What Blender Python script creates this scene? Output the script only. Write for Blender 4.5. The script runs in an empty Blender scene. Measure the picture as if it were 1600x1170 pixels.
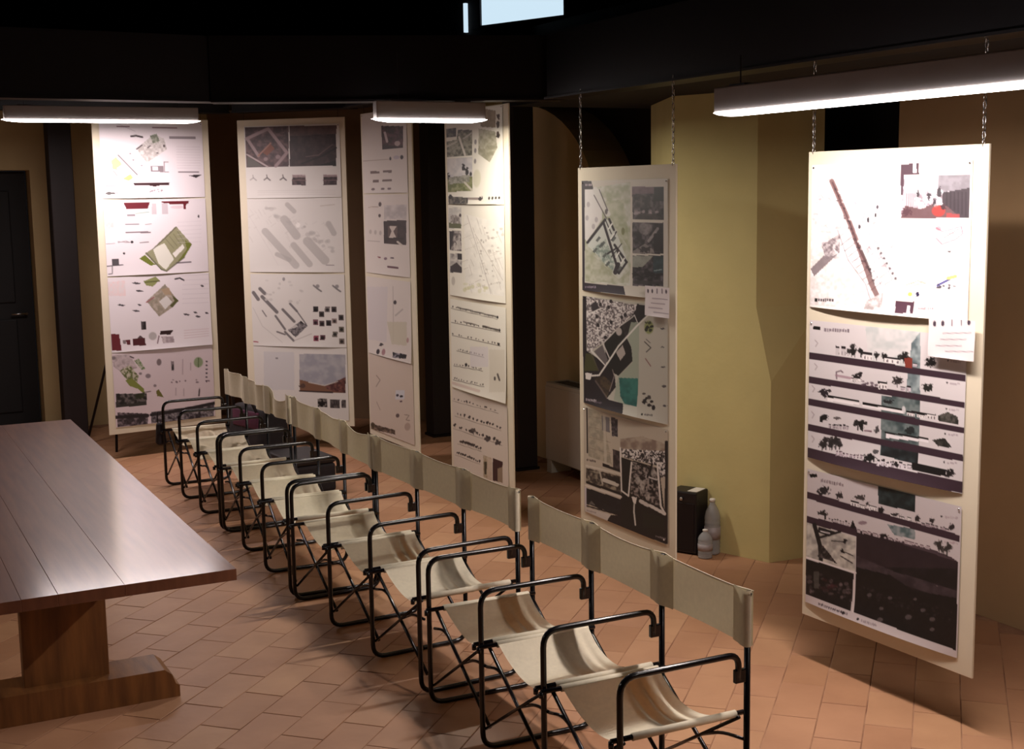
import bpy, bmesh, math, random
import numpy as np
from mathutils import Vector, Matrix
random.seed(7)
C = bpy.context.scene.collection
SC = bpy.context.scene
PI = math.pi

# ------------------------------------------------------------------ camera
CAM_F, CAM_P, CAM_R, CAM_Y, CAM_H = 2073.4, 0.1378, -0.0158, 0.4701, 2.085
cd = bpy.data.cameras.new('camera')
cam = bpy.data.objects.new('camera', cd)
C.objects.link(cam)
cd.sensor_fit = 'HORIZONTAL'
cd.sensor_width = 36.0
cd.lens = CAM_F / 1600.0 * 36.0
cd.clip_start = 0.05
cd.clip_end = 100
_fw = Vector((math.sin(CAM_Y) * math.cos(CAM_P), math.cos(CAM_Y) * math.cos(CAM_P), -math.sin(CAM_P)))
_r0 = Vector((math.cos(CAM_Y), -math.sin(CAM_Y), 0))
_u0 = _r0.cross(_fw)
_r = _r0 * math.cos(CAM_R) + _u0 * math.sin(CAM_R)
_u = _r.cross(_fw)
cam.matrix_world = Matrix(((_r.x, _u.x, -_fw.x, 0), (_r.y, _u.y, -_fw.y, 0), (_r.z, _u.z, -_fw.z, CAM_H), (0, 0, 0, 1)))
SC.camera = cam

# ------------------------------------------------------------------ world, exposure
w = bpy.data.worlds.new('world')
SC.world = w
w.use_nodes = True
w.node_tree.nodes['Background'].inputs[0].default_value = (0.75, 0.8, 1.0, 1)
w.node_tree.nodes['Background'].inputs[1].default_value = 0.004
SC.view_settings.view_transform = 'Standard'
SC.view_settings.look = 'None'
SC.view_settings.gamma = 1.0
SC.view_settings.use_curve_mapping = False
SC.view_settings.exposure = 0.28

# ------------------------------------------------------------------ lamps (positions of the strip lights)
# end a, end b, z of the glowing underside, watts, colour, label
LAMPS = [
    ((3.23, 4.49), (3.21, 2.60), 2.366, 40.0, (1.0, 0.86, 0.80), 'longest hanging strip light, above the board with the night view'),
    ((2.71, 7.00), (3.42, 7.00), 2.475, 25.0, (1.0, 0.90, 0.78), 'shortest hanging strip light, before the tops of the two narrow boards'),
    ((1.13, 10.15), (2.55, 10.15), 2.625, 36.0, (1.0, 0.85, 0.83), 'hanging strip light before the top of the board with green plans'),
    ((-1.3, 7.2), (-1.3, 4.6), 2.45, 9.0, (1.0, 0.86, 0.78), 'added unseen strip light on the door side of the table, beyond its far long edge'),  # out of view; added as dim fill for the table side
    ((3.20, 2.15), (3.20, 0.7), 2.366, 4.0, (1.0, 0.87, 0.76), 'added unseen strip light in line with the longest one, away from the speaker'),  # out of view; added to brighten the nearest board and floor
]
LAMP_EMIT = 14.0

# ------------------------------------------------------------------ helpers
def lin(c):
    return tuple(((v / 12.92) if v <= 0.04045 else ((v + 0.055) / 1.055) ** 2.4) for v in c)

def rgb(r, g, b):
    return lin((r / 255, g / 255, b / 255))

def mat(name, col, rough=0.6, metal=0.0, noise=0.0, scale=8.0, bump=0.0, bscale=60.0, stretch=None, emit=None, coat=0.0, trans=0.0, spec=0.5, col2=None):
    m = bpy.data.materials.new(name)
    m.use_nodes = True
    nt = m.node_tree
    b = nt.nodes['Principled BSDF']
    b.inputs['Base Color'].default_value = (*col, 1)
    b.inputs['Roughness'].default_value = rough
    b.inputs['Metallic'].default_value = metal
    b.inputs['Specular IOR Level'].default_value = spec
    b.inputs['Coat Weight'].default_value = coat
    b.inputs['Transmission Weight'].default_value = trans
    tc = nt.nodes.new('ShaderNodeTexCoord')
    mp = nt.nodes.new('ShaderNodeMapping')
    if stretch:
        mp.inputs['Scale'].default_value = stretch
    nt.links.new(tc.outputs['Object'], mp.inputs['Vector'])
    if noise or col2:
        n = nt.nodes.new('ShaderNodeTexNoise')
        n.inputs['Scale'].default_value = scale
        n.inputs['Detail'].default_value = 5
        nt.links.new(mp.outputs[0], n.inputs['Vector'])
        r = nt.nodes.new('ShaderNodeValToRGB')
        c2 = col2 if col2 else tuple(v * (1 - noise) for v in col)
        c1 = col if col2 else tuple(min(1, v * (1 + noise * 0.5)) for v in col)
        r.color_ramp.elements[0].position = 0.3
        r.color_ramp.elements[0].color = (*c2, 1)
        r.color_ramp.elements[1].position = 0.7
        r.color_ramp.elements[1].color = (*c1, 1)
        nt.links.new(n.outputs['Fac'], r.inputs[0])
        nt.links.new(r.outputs[0], b.inputs['Base Color'])
    if bump:
        n2 = nt.nodes.new('ShaderNodeTexNoise')
        n2.inputs['Scale'].default_value = bscale
        n2.inputs['Detail'].default_value = 4
        nt.links.new(mp.outputs[0], n2.inputs['Vector'])
        bp = nt.nodes.new('ShaderNodeBump')
        bp.inputs['Strength'].default_value = bump
        bp.inputs['Distance'].default_value = 0.01
        nt.links.new(n2.outputs['Fac'], bp.inputs['Height'])
        nt.links.new(bp.outputs[0], b.inputs['Normal'])
    if emit:
        b.inputs['Emission Color'].default_value = (*emit[0], 1)
        b.inputs['Emission Strength'].default_value = emit[1]
    return m

M = {}
M['plaster_warm'] = mat('brown_shaded_plaster', rgb(172, 142, 104), 0.85, noise=0.12, scale=1.6, bump=0.25, bscale=14)  # browner than the pier; its colour takes in some of a board's shade
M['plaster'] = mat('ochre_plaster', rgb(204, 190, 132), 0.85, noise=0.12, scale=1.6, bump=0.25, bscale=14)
M['plaster_dim'] = mat('shaded_plaster', rgb(128, 102, 76), 0.85, noise=0.12, scale=1.6, bump=0.25, bscale=14)  # darker copy of the ochre plaster; shade behind the boards put into colour
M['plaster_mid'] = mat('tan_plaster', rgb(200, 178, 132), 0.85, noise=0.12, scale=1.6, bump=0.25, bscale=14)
M['black_wood'] = mat('black_wood', rgb(34, 24, 24), 0.7, noise=0.3, scale=6, stretch=(1, 1, 0.2))
M['black_steel'] = mat('black_steel', rgb(24, 18, 22), 0.45, metal=0.3, noise=0.1)
M['beam_steel'] = mat('beam_steel', rgb(22, 17, 20), 0.5, metal=0.4, noise=0.1)
M['dark_ceiling'] = mat('dark_ceiling', rgb(16, 8, 9), 0.9, noise=0.3, scale=3)
M['chair_steel'] = mat('chair_steel', (0.004, 0.0035, 0.005), 0.2, metal=0.0, noise=0.1, spec=0.45)
M['canvas'] = mat('canvas', rgb(228, 219, 196), 0.9, noise=0.06, scale=60, bump=0.15, bscale=400)
M['chrome'] = mat('chrome', (0.5, 0.5, 0.5), 0.25, metal=1.0, noise=0.05)
M['foam'] = mat('foam_board', rgb(214, 204, 182), 0.7, noise=0.04, scale=4)
M['lamp_body'] = mat('lamp_body', rgb(150, 142, 140), 0.5, noise=0.05)
M['lamp_glow'] = mat('lamp_glow', (0.9, 0.9, 0.9), 0.4, emit=((1.0, 0.93, 0.9), LAMP_EMIT), noise=0.01)
M['radiator'] = mat('radiator', rgb(188, 182, 168), 0.6, noise=0.04)
M['radiator_dark'] = mat('radiator_grille', rgb(60, 55, 50), 0.6, noise=0.1)
M['door'] = mat('door', rgb(9, 7, 8), 0.7, noise=0.2)
M['wood_top'] = mat('table_wood', rgb(132, 80, 56), 0.42, col2=rgb(108, 60, 42), scale=5, stretch=(7, 0.5, 1), coat=0.75, bump=0.04, bscale=14)
M['wood_top'].node_tree.nodes['Principled BSDF'].inputs['Coat Roughness'].default_value = 0.14
M['wood_top'].node_tree.nodes['Principled BSDF'].inputs['Coat IOR'].default_value = 1.75
M['wood_leg'] = mat('leg_wood', rgb(140, 92, 46), 0.5, col2=rgb(98, 60, 28), scale=4, stretch=(6, 1, 0.7), bump=0.05, bscale=20)
M['black_plastic'] = mat('black_plastic', rgb(20, 16, 20), 0.45, noise=0.1)
M['bag'] = mat('bag_fabric', rgb(30, 22, 26), 0.85, noise=0.3, scale=30, bump=0.3, bscale=30)
M['bag_trim'] = mat('bag_trim', rgb(84, 36, 62), 0.8, noise=0.2)
M['label_white'] = mat('label_white', rgb(220, 214, 205), 0.5, noise=0.02)
M['label_paper'] = mat('bottle_label', rgb(160, 150, 150), 0.5, noise=0.15, scale=50)
M['window_glow'] = mat('window_daylight', (0.05, 0.05, 0.06), 0.3, emit=(rgb(190, 212, 226), 1.0), noise=0.02)
M['grout'] = mat('grout', rgb(176, 134, 104), 0.95, noise=0.35, scale=5, col2=rgb(112, 72, 50), bump=0.3)

def plastic_clear():
    m = bpy.data.materials.new('clear_plastic')
    m.use_nodes = True
    nt = m.node_tree
    b = nt.nodes['Principled BSDF']
    b.inputs['Base Color'].default_value = (0.55, 0.56, 0.56, 1)
    b.inputs['Roughness'].default_value = 0.06
    b.inputs['IOR'].default_value = 1.4
    n = nt.nodes.new('ShaderNodeTexNoise'); n.inputs['Scale'].default_value = 25
    bp = nt.nodes.new('ShaderNodeBump'); bp.inputs['Strength'].default_value = 0.35
    nt.links.new(n.outputs['Fac'], bp.inputs['Height']); nt.links.new(bp.outputs[0], b.inputs['Normal'])
    t = nt.nodes.new('ShaderNodeBsdfTransparent')
    t.inputs['Color'].default_value = (0.9, 0.9, 0.9, 1)
    mx = nt.nodes.new('ShaderNodeMixShader')
    mx.inputs[0].default_value = 0.45
    nt.links.new(t.outputs[0], mx.inputs[1]); nt.links.new(b.outputs[0], mx.inputs[2])
    nt.links.new(mx.outputs[0], nt.nodes['Material Output'].inputs[0])
    return m
M['clear'] = plastic_clear()

def canvas_thin():
    # cotton canvas lets some light through
    m = M['canvas'].copy(); m.name = 'canvas_back'
    nt = m.node_tree
    b = nt.nodes['Principled BSDF']
    out = nt.nodes['Material Output']
    t = nt.nodes.new('ShaderNodeBsdfTranslucent')
    t.inputs['Color'].default_value = (*rgb(200, 192, 160), 1)
    mx = nt.nodes.new('ShaderNodeMixShader')
    mx.inputs[0].default_value = 0.24
    nt.links.new(b.outputs[0], mx.inputs[1]); nt.links.new(t.outputs[0], mx.inputs[2])
    nt.links.new(mx.outputs[0], out.inputs[0])
    return m
M['canvas_back'] = canvas_thin()

def tile_material():
    m = bpy.data.materials.new('terracotta_tile')
    m.use_nodes = True
    nt = m.node_tree
    b = nt.nodes['Principled BSDF']
    oi = nt.nodes.new('ShaderNodeObjectInfo')
    ge = nt.nodes.new('ShaderNodeNewGeometry')
    ad = nt.nodes.new('ShaderNodeMath'); ad.operation = 'ADD'
    fr = nt.nodes.new('ShaderNodeMath'); fr.operation = 'FRACT'
    nt.links.new(oi.outputs['Random'], ad.inputs[0]); nt.links.new(ge.outputs['Random Per Island'], ad.inputs[1])
    nt.links.new(ad.outputs[0], fr.inputs[0])
    r = nt.nodes.new('ShaderNodeValToRGB')
    r.color_ramp.elements[0].position = 0.0; r.color_ramp.elements[0].color = (*rgb(174, 128, 94), 1)
    r.color_ramp.elements[1].position = 1.0; r.color_ramp.elements[1].color = (*rgb(188, 144, 108), 1)
    e = r.color_ramp.elements.new(0.5); e.color = (*rgb(180, 134, 102), 1)
    nt.links.new(fr.outputs[0], r.inputs[0])
    tc = nt.nodes.new('ShaderNodeTexCoord')
    n = nt.nodes.new('ShaderNodeTexNoise'); n.inputs['Scale'].default_value = 3.5; n.inputs['Detail'].default_value = 6
    nt.links.new(ge.outputs['Position'], n.inputs['Vector'])
    mx = nt.nodes.new('ShaderNodeMix'); mx.data_type = 'RGBA'; mx.blend_type = 'MULTIPLY'
    mx.inputs[0].default_value = 0.6
    r2 = nt.nodes.new('ShaderNodeValToRGB')
    r2.color_ramp.elements[0].position = 0.3; r2.color_ramp.elements[0].color = (0.72, 0.66, 0.64, 1)
    r2.color_ramp.elements[1].position = 0.7; r2.color_ramp.elements[1].color = (1, 1, 1, 1)
    nt.links.new(n.outputs['Fac'], r2.inputs[0])
    nt.links.new(r.outputs[0], mx.inputs[6]); nt.links.new(r2.outputs[0], mx.inputs[7])
    nt.links.new(mx.outputs[2], b.inputs['Base Color'])
    b.inputs['Roughness'].default_value = 0.55
    n2 = nt.nodes.new('ShaderNodeTexNoise'); n2.inputs['Scale'].default_value = 12
    nt.links.new(ge.outputs['Position'], n2.inputs['Vector'])
    bp = nt.nodes.new('ShaderNodeBump'); bp.inputs['Strength'].default_value = 0.25; bp.inputs['Distance'].default_value = 0.01
    nt.links.new(n2.outputs['Fac'], bp.inputs['Height']); nt.links.new(bp.outputs[0], b.inputs['Normal'])
    return m
M['tile'] = tile_material()

def print_material():
    m = bpy.data.materials.new('printed_paper')
    m.use_nodes = True
    nt = m.node_tree
    b = nt.nodes['Principled BSDF']
    a = nt.nodes.new('ShaderNodeAttribute'); a.attribute_name = 'ink'
    nt.links.new(a.outputs['Color'], b.inputs['Base Color'])
    b.inputs['Roughness'].default_value = 0.55
    return m
M['print'] = print_material()

def link(o, parent=None):
    C.objects.link(o)
    if parent: o.parent = parent
    return o

def obj(name, bm, m, parent=None, smooth=False, kind=None):
    me = bpy.data.meshes.new(name)
    bmesh.ops.recalc_face_normals(bm, faces=bm.faces)
    bm.to_mesh(me); bm.free()
    if smooth:
        for p in me.polygons: p.use_smooth = True
    me.materials.append(m)
    o = bpy.data.objects.new(name, me)
    if kind: o['kind'] = kind
    return link(o, parent)

def tag(o, label, cat, group=None):
    o['label'] = label; o['category'] = cat
    if group: o['group'] = group
    return o

def thing(name, label, cat, loc=(0, 0, 0), rz=0.0, group=None):
    o = bpy.data.objects.new(name, None)
    o.empty_display_size = 0.1
    C.objects.link(o)
    o.location = loc; o.rotation_euler = (0, 0, rz)
    return tag(o, label, cat, group)

def struct(name, bm, m, parent=None, smooth=False):
    o = obj(name, bm, m, parent, smooth)
    o['kind'] = 'structure'
    return o

def bx(bm, x0, x1, y0, y1, z0, z1, bev=0.0, seg=2):
    vs = [bm.verts.new((x, y, z)) for z in (z0, z1) for y in (y0, y1) for x in (x0, x1)]
    f = [(0, 1, 3, 2), (4, 6, 7, 5), (0, 4, 5, 1), (2, 3, 7, 6), (0, 2, 6, 4), (1, 5, 7, 3)]
    fs = [bm.faces.new([vs[i] for i in q]) for q in f]
    if bev:
        es = list({e for q in fs for e in q.edges})
        bmesh.ops.bevel(bm, geom=es, offset=bev, segments=seg, affect='EDGES', profile=0.5)
    return bm

def box(*a, **k):
    return bx(bmesh.new(), *a, **k)

def prism(bm, pts, z0, z1):
    # vertical prism from a list of (x, y)
    a = [bm.verts.new((x, y, z0)) for x, y in pts]
    b = [bm.verts.new((x, y, z1)) for x, y in pts]
    bm.faces.new(a[::-1]); bm.faces.new(b)
    n = len(pts)
    for i in range(n):
        bm.faces.new((a[i], a[(i + 1) % n], b[(i + 1) % n], b[i]))
    return bm

def wallseg(bm, p, q, z0, z1, t):
    # slab from p to q, thickness t to the left-hand side of p->q
    p = Vector(p); q = Vector(q)
    d = (q - p).normalized(); n = Vector((-d.y, d.x)) * t
    return prism(bm, [tuple(p), tuple(q), tuple(q + n), tuple(p + n)], z0, z1)

def tube(bm, pts, r, n=8, cap=True):
    pts = [Vector(p) for p in pts]
    rings = []
    up = Vector((0, 0, 1))
    prev = None
    for i, p in enumerate(pts):
        if i == 0: t = pts[1] - pts[0]
        elif i == len(pts) - 1: t = pts[-1] - pts[-2]
        else: t = (pts[i + 1] - p).normalized() + (p - pts[i - 1]).normalized()
        t.normalize()
        if prev is None:
            a = t.cross(up)
            if a.length < 0.1: a = t.cross(Vector((0, 1, 0)))
            a.normalize()
        else:
            a = prev - t * prev.dot(t)
            a.normalize()
        prev = a
        b = t.cross(a)
        rings.append([bm.verts.new(p + (a * math.cos(2 * PI * k / n) + b * math.sin(2 * PI * k / n)) * r) for k in range(n)])
    for i in range(len(rings) - 1):
        for k in range(n):
            bm.faces.new((rings[i][k], rings[i][(k + 1) % n], rings[i + 1][(k + 1) % n], rings[i + 1][k]))
    if cap:
        bm.faces.new(rings[0][::-1]); bm.faces.new(rings[-1])
    return bm

def arc_path(pts, rad, seg=5):
    # polyline with rounded corners
    pts = [Vector(p) for p in pts]
    out = [pts[0]]
    for i in range(1, len(pts) - 1):
        a, b, c = pts[i - 1], pts[i], pts[i + 1]
        r = min(rad, (a - b).length * 0.49, (c - b).length * 0.49)
        p0 = b + (a - b).normalized() * r
        p1 = b + (c - b).normalized() * r
        for k in range(seg + 1):
            t = k / seg
            out.append(p0 * (1 - t) ** 2 + b * 2 * t * (1 - t) + p1 * t * t)
    out.append(pts[-1])
    return out

def lathe(bm, prof, n=16, c=(0, 0)):
    rings = [[bm.verts.new((c[0] + r * math.cos(2 * PI * k / n), c[1] + r * math.sin(2 * PI * k / n), z)) for k in range(n)] for r, z in prof]
    for i in range(len(rings) - 1):
        for k in range(n):
            bm.faces.new((rings[i][k], rings[i][(k + 1) % n], rings[i + 1][(k + 1) % n], rings[i + 1][k]))
    bm.faces.new(rings[0][::-1]); bm.faces.new(rings[-1])
    return bm

# ================================================================== SETTING
# floor: grout bed with terracotta tiles 18 x 36 cm laid diagonally in a running bond
b = bmesh.new(); prism(b, [(-3.2, -1.0), (5.6, -1.0), (5.6, 13.2), (-3.2, 13.2)], -0.06, -0.0018)
floor = struct('floor', b, M['grout'])
TL, TW, J = 0.36, 0.18, 0.005

def tile_bm(bm, cx, cy, dz=0.0):
    a = PI / 4
    ca, sa = math.cos(a), math.sin(a)
    def P(u, v, z): return bm.verts.new((cx + u * ca - v * sa, cy + u * sa + v * ca, z + dz))
    hl, hw = TL / 2 - J / 2, TW / 2 - J / 2
    i = 0.002
    lo = [P(u, v, -0.004) for u, v in ((-hl, -hw), (hl, -hw), (hl, hw), (-hl, hw))]
    md = [P(u, v, -0.0008) for u, v in ((-hl, -hw), (hl, -hw), (hl, hw), (-hl, hw))]
    tp = [P(u, v, 0.0) for u, v in ((-hl + i, -hw + i), (hl - i, -hw + i), (hl - i, hw - i), (-hl + i, hw - i))]
    bm.faces.new(tp)
    for k in range(4):
        bm.faces.new((lo[k], lo[(k + 1) % 4], md[(k + 1) % 4], md[k]))
        bm.faces.new((md[k], md[(k + 1) % 4], tp[(k + 1) % 4], tp[k]))

def in_view(x, y, z=0.0, m=60):
    d = Vector((x, y, z - CAM_H)); zz = d.dot(_fw)
    if zz < 0.3: return None
    px = 800 + CAM_F * d.dot(_r) / zz; py = 585 - CAM_F * d.dot(_u) / zz
    return (zz, px, py) if -m < px < 1600 + m and py < 1170 + m else None

tiles = []
rr = random.Random(3)
for i in range(-60, 120):
    for j in range(-60, 60):
        u = j * TL + (TL / 2 if i % 2 else 0) + 0.08
        v = i * TW + 0.035 / 1.0 - 0.06
        x = (u - v) / math.sqrt(2); y = (u + v) / math.sqrt(2)
        if not (-3.1 < x < 4.95 and -0.9 < y < 12.6): continue
        tiles.append((x, y))
def room_ok(x, y):
    return not (x > 4.80 or y > 12.4)
tiles = [t for t in tiles if room_ok(*t)]
vis = sorted([(in_view(*t)[0], t) for t in tiles if in_view(*t) and not (t[0] < 1.1 and t[1] > 5.6)])
near = [t for _, t in vis[:298]]
ns = set(near)
b = bmesh.new(); tile_bm(b, 0, 0)
t0 = obj('tile', b, M['tile'], floor)
for k, (x, y) in enumerate(near):
    o = t0 if k == 0 else t0.copy()
    if k: C.objects.link(o)
    o.parent = floor
    o.location = (x, y, rr.uniform(-0.0008, 0.0008))
b = bmesh.new()
for t in tiles:
    if t not in ns: tile_bm(b, t[0], t[1], rr.uniform(-0.0008, 0.0008))
o = obj('floor_tiles', b, M['tile'], floor); o['kind'] = 'stuff'

WH = 2.86
# right wall with arched recesses
def arch_wall(y0, y1, z0, z1, yc, zc, ry, rz, x0, x1):
    # wall slab between y0 (near) and y1 (far); its top edge follows an arch falling towards y0
    pts = [(y1, z0), (y0, z0)]
    n = 14
    for k in range(n + 1):
        a = PI - (PI / 2) * k / n
        y = yc + ry * math.cos(a); z = zc + rz * math.sin(a)
        pts.append((y, z))
    pts.append((y1, zc + rz))
    bm = bmesh.new()
    A = [bm.verts.new((x0, y, z)) for y, z in pts]; B = [bm.verts.new((x1, y, z)) for y, z in pts]
    bm.faces.new(A); bm.faces.new(B[::-1])
    for k in range(len(pts)):
        q = (k + 1) % len(pts)
        bm.faces.new((A[k], B[k], B[q], A[q]))
    return bm

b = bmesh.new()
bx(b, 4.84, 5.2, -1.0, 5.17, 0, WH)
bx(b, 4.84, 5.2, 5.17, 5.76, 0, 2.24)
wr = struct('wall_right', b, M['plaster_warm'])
b = bmesh.new()
lv = []
for z, k in ((0, 0), (1.02, 0), (1.43, 1), (WH, 1)):
    cx, cy = (4.53, 5.78) if k == 0 else (4.497, 5.875)
    lv.append([b.verts.new((x, y, z)) for x, y in ((4.31, 6.42), (cx, cy), (4.86, 5.76), (4.86, 7.20), (4.66, 7.18))])
for q in range(3):
    for k in range(5): b.faces.new((lv[q][k], lv[q][(k + 1) % 5], lv[q + 1][(k + 1) % 5], lv[q + 1][k]))
b.faces.new(lv[0][::-1]); b.faces.new(lv[-1])
struct('wall_right', b, M['plaster'])
b = bmesh.new(); bx(b, 3.80, 5.3, -1.0, 7.45, 2.60, WH)
struct('ceiling', b, M['dark_ceiling'])
struct('wall_right', arch_wall(8.12, 9.3, 0, 2.7, 9.3, 1.75, 1.18, 0.98, 4.85, 5.2), M['plaster_mid'])
b = bmesh.new()
bx(b, 4.85, 5.2, 9.3, 11.0, 0, WH); 
struct('wall_right', b, M['plaster'])
b = bmesh.new()
bx(b, 5.2, 5.35, 4.9, 11.0, 0, 3.4)
bx(b, 4.90, 5.2, 7.16, 8.16, 0, 0.95)
struct('wall_right', b, M['black_wood'])
# far wall: diagonal piece and the back wall with the door opening
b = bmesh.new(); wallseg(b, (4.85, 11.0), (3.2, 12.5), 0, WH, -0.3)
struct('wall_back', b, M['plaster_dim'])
b = bmesh.new()
bx(b, 1.60, 3.35, 12.5, 12.8, 0, WH)
bx(b, 0.60, 1.60, 12.5, 12.8, 2.33, WH)
bx(b, -3.2, 0.60, 12.5, 12.8, 0, WH)
struct('wall_back', b, M['plaster_mid'])
b = bmesh.new(); bx(b, -3.4, 8.5, 13.9, 14.0, 2.96, 4.6); bx(b, -3.4, -3.3, -1.2, 14.0, 2.86, 4.6)
struct('wall_back', b, M['dark_ceiling'])
b = bmesh.new()
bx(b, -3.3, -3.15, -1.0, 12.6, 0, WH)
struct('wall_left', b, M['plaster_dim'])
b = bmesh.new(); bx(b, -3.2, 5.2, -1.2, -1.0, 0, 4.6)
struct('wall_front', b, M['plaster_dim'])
# door
b = bmesh.new(); bx(b, 0.62, 1.585, 12.72, 12.77, 0.0, 2.32)
for z0, z1 in ((0.15, 1.0), (1.15, 2.15)):
    bx(b, 0.76, 1.44, 12.705, 12.72, z0, z1, bev=0.01)
d = struct('door_1', b, M['door'])
b = bmesh.new(); tube(b, [(1.52, 12.72, 1.05), (1.52, 12.66, 1.05)], 0.012); tube(b, [(1.52, 12.665, 1.05), (1.39, 12.665, 1.05)], 0.009)
obj('door_handle', b, M['chrome'], d, True)

# dark loft deck outside the ring, dark roof above
b = bmesh.new()
prism(b, [(3.78, -1.0), (5.3, -1.0), (5.3, 11.2), (4.9, 11.6), (3.83, 7.0)], WH, 2.96)
prism(b, [(3.83, 6.98), (5.3, 11.2), (3.3, 12.8), (-3.3, 12.8), (-3.3, 7.45), (1.96, 7.6)], WH, 2.96)
prism(b, [(-3.3, 7.45), (-3.3, -1.0), (-1.8, -1.0), (-1.8, 7.45)], WH, 2.96)
cl = struct('ceiling', b, M['dark_ceiling'])
b = bmesh.new(); bx(b, -3.3, 8.5, -1.2, 14, 4.6, 4.7)
for k in range(9):
    bx(b, -3.3, 8.5, -0.6 + k * 1.5, -0.42 + k * 1.5, 4.38, 4.6)
struct('ceiling', b, M['dark_ceiling'])
b = bmesh.new()
wallseg(b, (4.1, 12.7), (6.97, 5.17), 2.96, 3.44, 0.2)
wallseg(b, (4.1, 12.7), (6.97, 5.17), 3.80, 4.6, 0.2)
dd = Vector((5.34 - 5.0, 9.44 - 10.33)).normalized()
P0 = Vector((5.0, 10.33)); P1 = P0 + dd * 0.95
wallseg(b, (4.1, 12.7), tuple(P0), 3.44, 3.80, 0.2)
wallseg(b, tuple(P1), (6.97, 5.17), 3.44, 3.80, 0.2)
struct('wall_right', b, M['dark_ceiling'])
b = bmesh.new(); wallseg(b, tuple(P0 + dd * 0.02), tuple(P1 - dd * 0.02), 3.46, 3.78, 0.03)
w1 = struct('window_1', b, M['window_glow'])
b = bmesh.new()
for (s, e, z0, z1) in ((0, 0.95, 3.44, 3.46), (0, 0.95, 3.78, 3.80), (0, 0.02, 3.46, 3.78), (0.93, 0.95, 3.46, 3.78)):
    wallseg(b, tuple(P0 + dd * s - Vector((-dd.y, dd.x)) * 0.02), tuple(P0 + dd * e - Vector((-dd.y, dd.x)) * 0.02), z0, z1, 0.06)
obj('window_frame', b, M['black_wood'], w1)
b = bmesh.new(); wallseg(b, tuple(P0 - dd * 0.165), tuple(P0 - dd * 0.14), 3.42, 3.66, -0.03)
struct('window_2', b, M['window_glow'])

# ring of dark steel beams
def beam(p, q, z0, z1, wd=0.12):
    bm = bmesh.new()
    p = Vector(p); q = Vector(q); d = (q - p).normalized(); n = Vector((-d.y, d.x))
    wallseg(bm, tuple(p - n * wd / 2), tuple(q - n * wd / 2), z0 + 0.012, z1, wd)
    wallseg(bm, tuple(p - n * (wd / 2 + 0.02)), tuple(q - n * (wd / 2 + 0.02)), z0, z0 + 0.012, wd + 0.04)
    return bm
struct('trim_1', beam((3.74, -1.0), (3.74, 6.75), 2.595, WH + 0.1), M['beam_steel'])
struct('trim_2', beam((3.83, 6.85), (1.96, 7.52), 2.595, WH + 0.1), M['beam_steel'])
struct('trim_3', beam((2.0, 7.54), (-3.1, 7.30), 2.60, WH + 0.1), M['beam_steel'])
# rear hanging rails for the far boards
struct('trim_4', beam((3.66, 8.0), (3.70, 9.95), 2.74, WH), M['beam_steel'])
struct('trim_5', beam((3.72, 10.0), (3.0, 10.78), 2.74, WH), M['beam_steel'])
struct('trim_6', beam((2.95, 10.88), (-1.5, 10.5), 2.74, WH), M['beam_steel'])

# dark posts
def post(x, y, wd, label):
    bm = bmesh.new()
    bx(bm, x - wd / 2, x + wd / 2, y - wd / 2, y + wd / 2, 0.02, WH, bev=0.006, seg=1)
    t = thing('dark_post', label, 'post', (x, y, 0), 0, 'dark square posts')
    for v in bm.verts: v.co -= Vector((x, y, 0))
    obj('shaft', bm, M['black_wood'], t)
    obj('base_plate', box(-wd / 2 - 0.01, wd / 2 + 0.01, -wd / 2 - 0.01, wd / 2 + 0.01, 0, 0.02), M['black_steel'], t)
post(4.53, 8.76, 0.17, 'dark square post between the radiator and the board with rows of street elevations')
post(4.55, 10.36, 0.17, 'dark square post seen through the gap between the two narrow boards')
post(1.74, 11.72, 0.19, 'dark square post between the door and the board with green plans')

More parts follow.
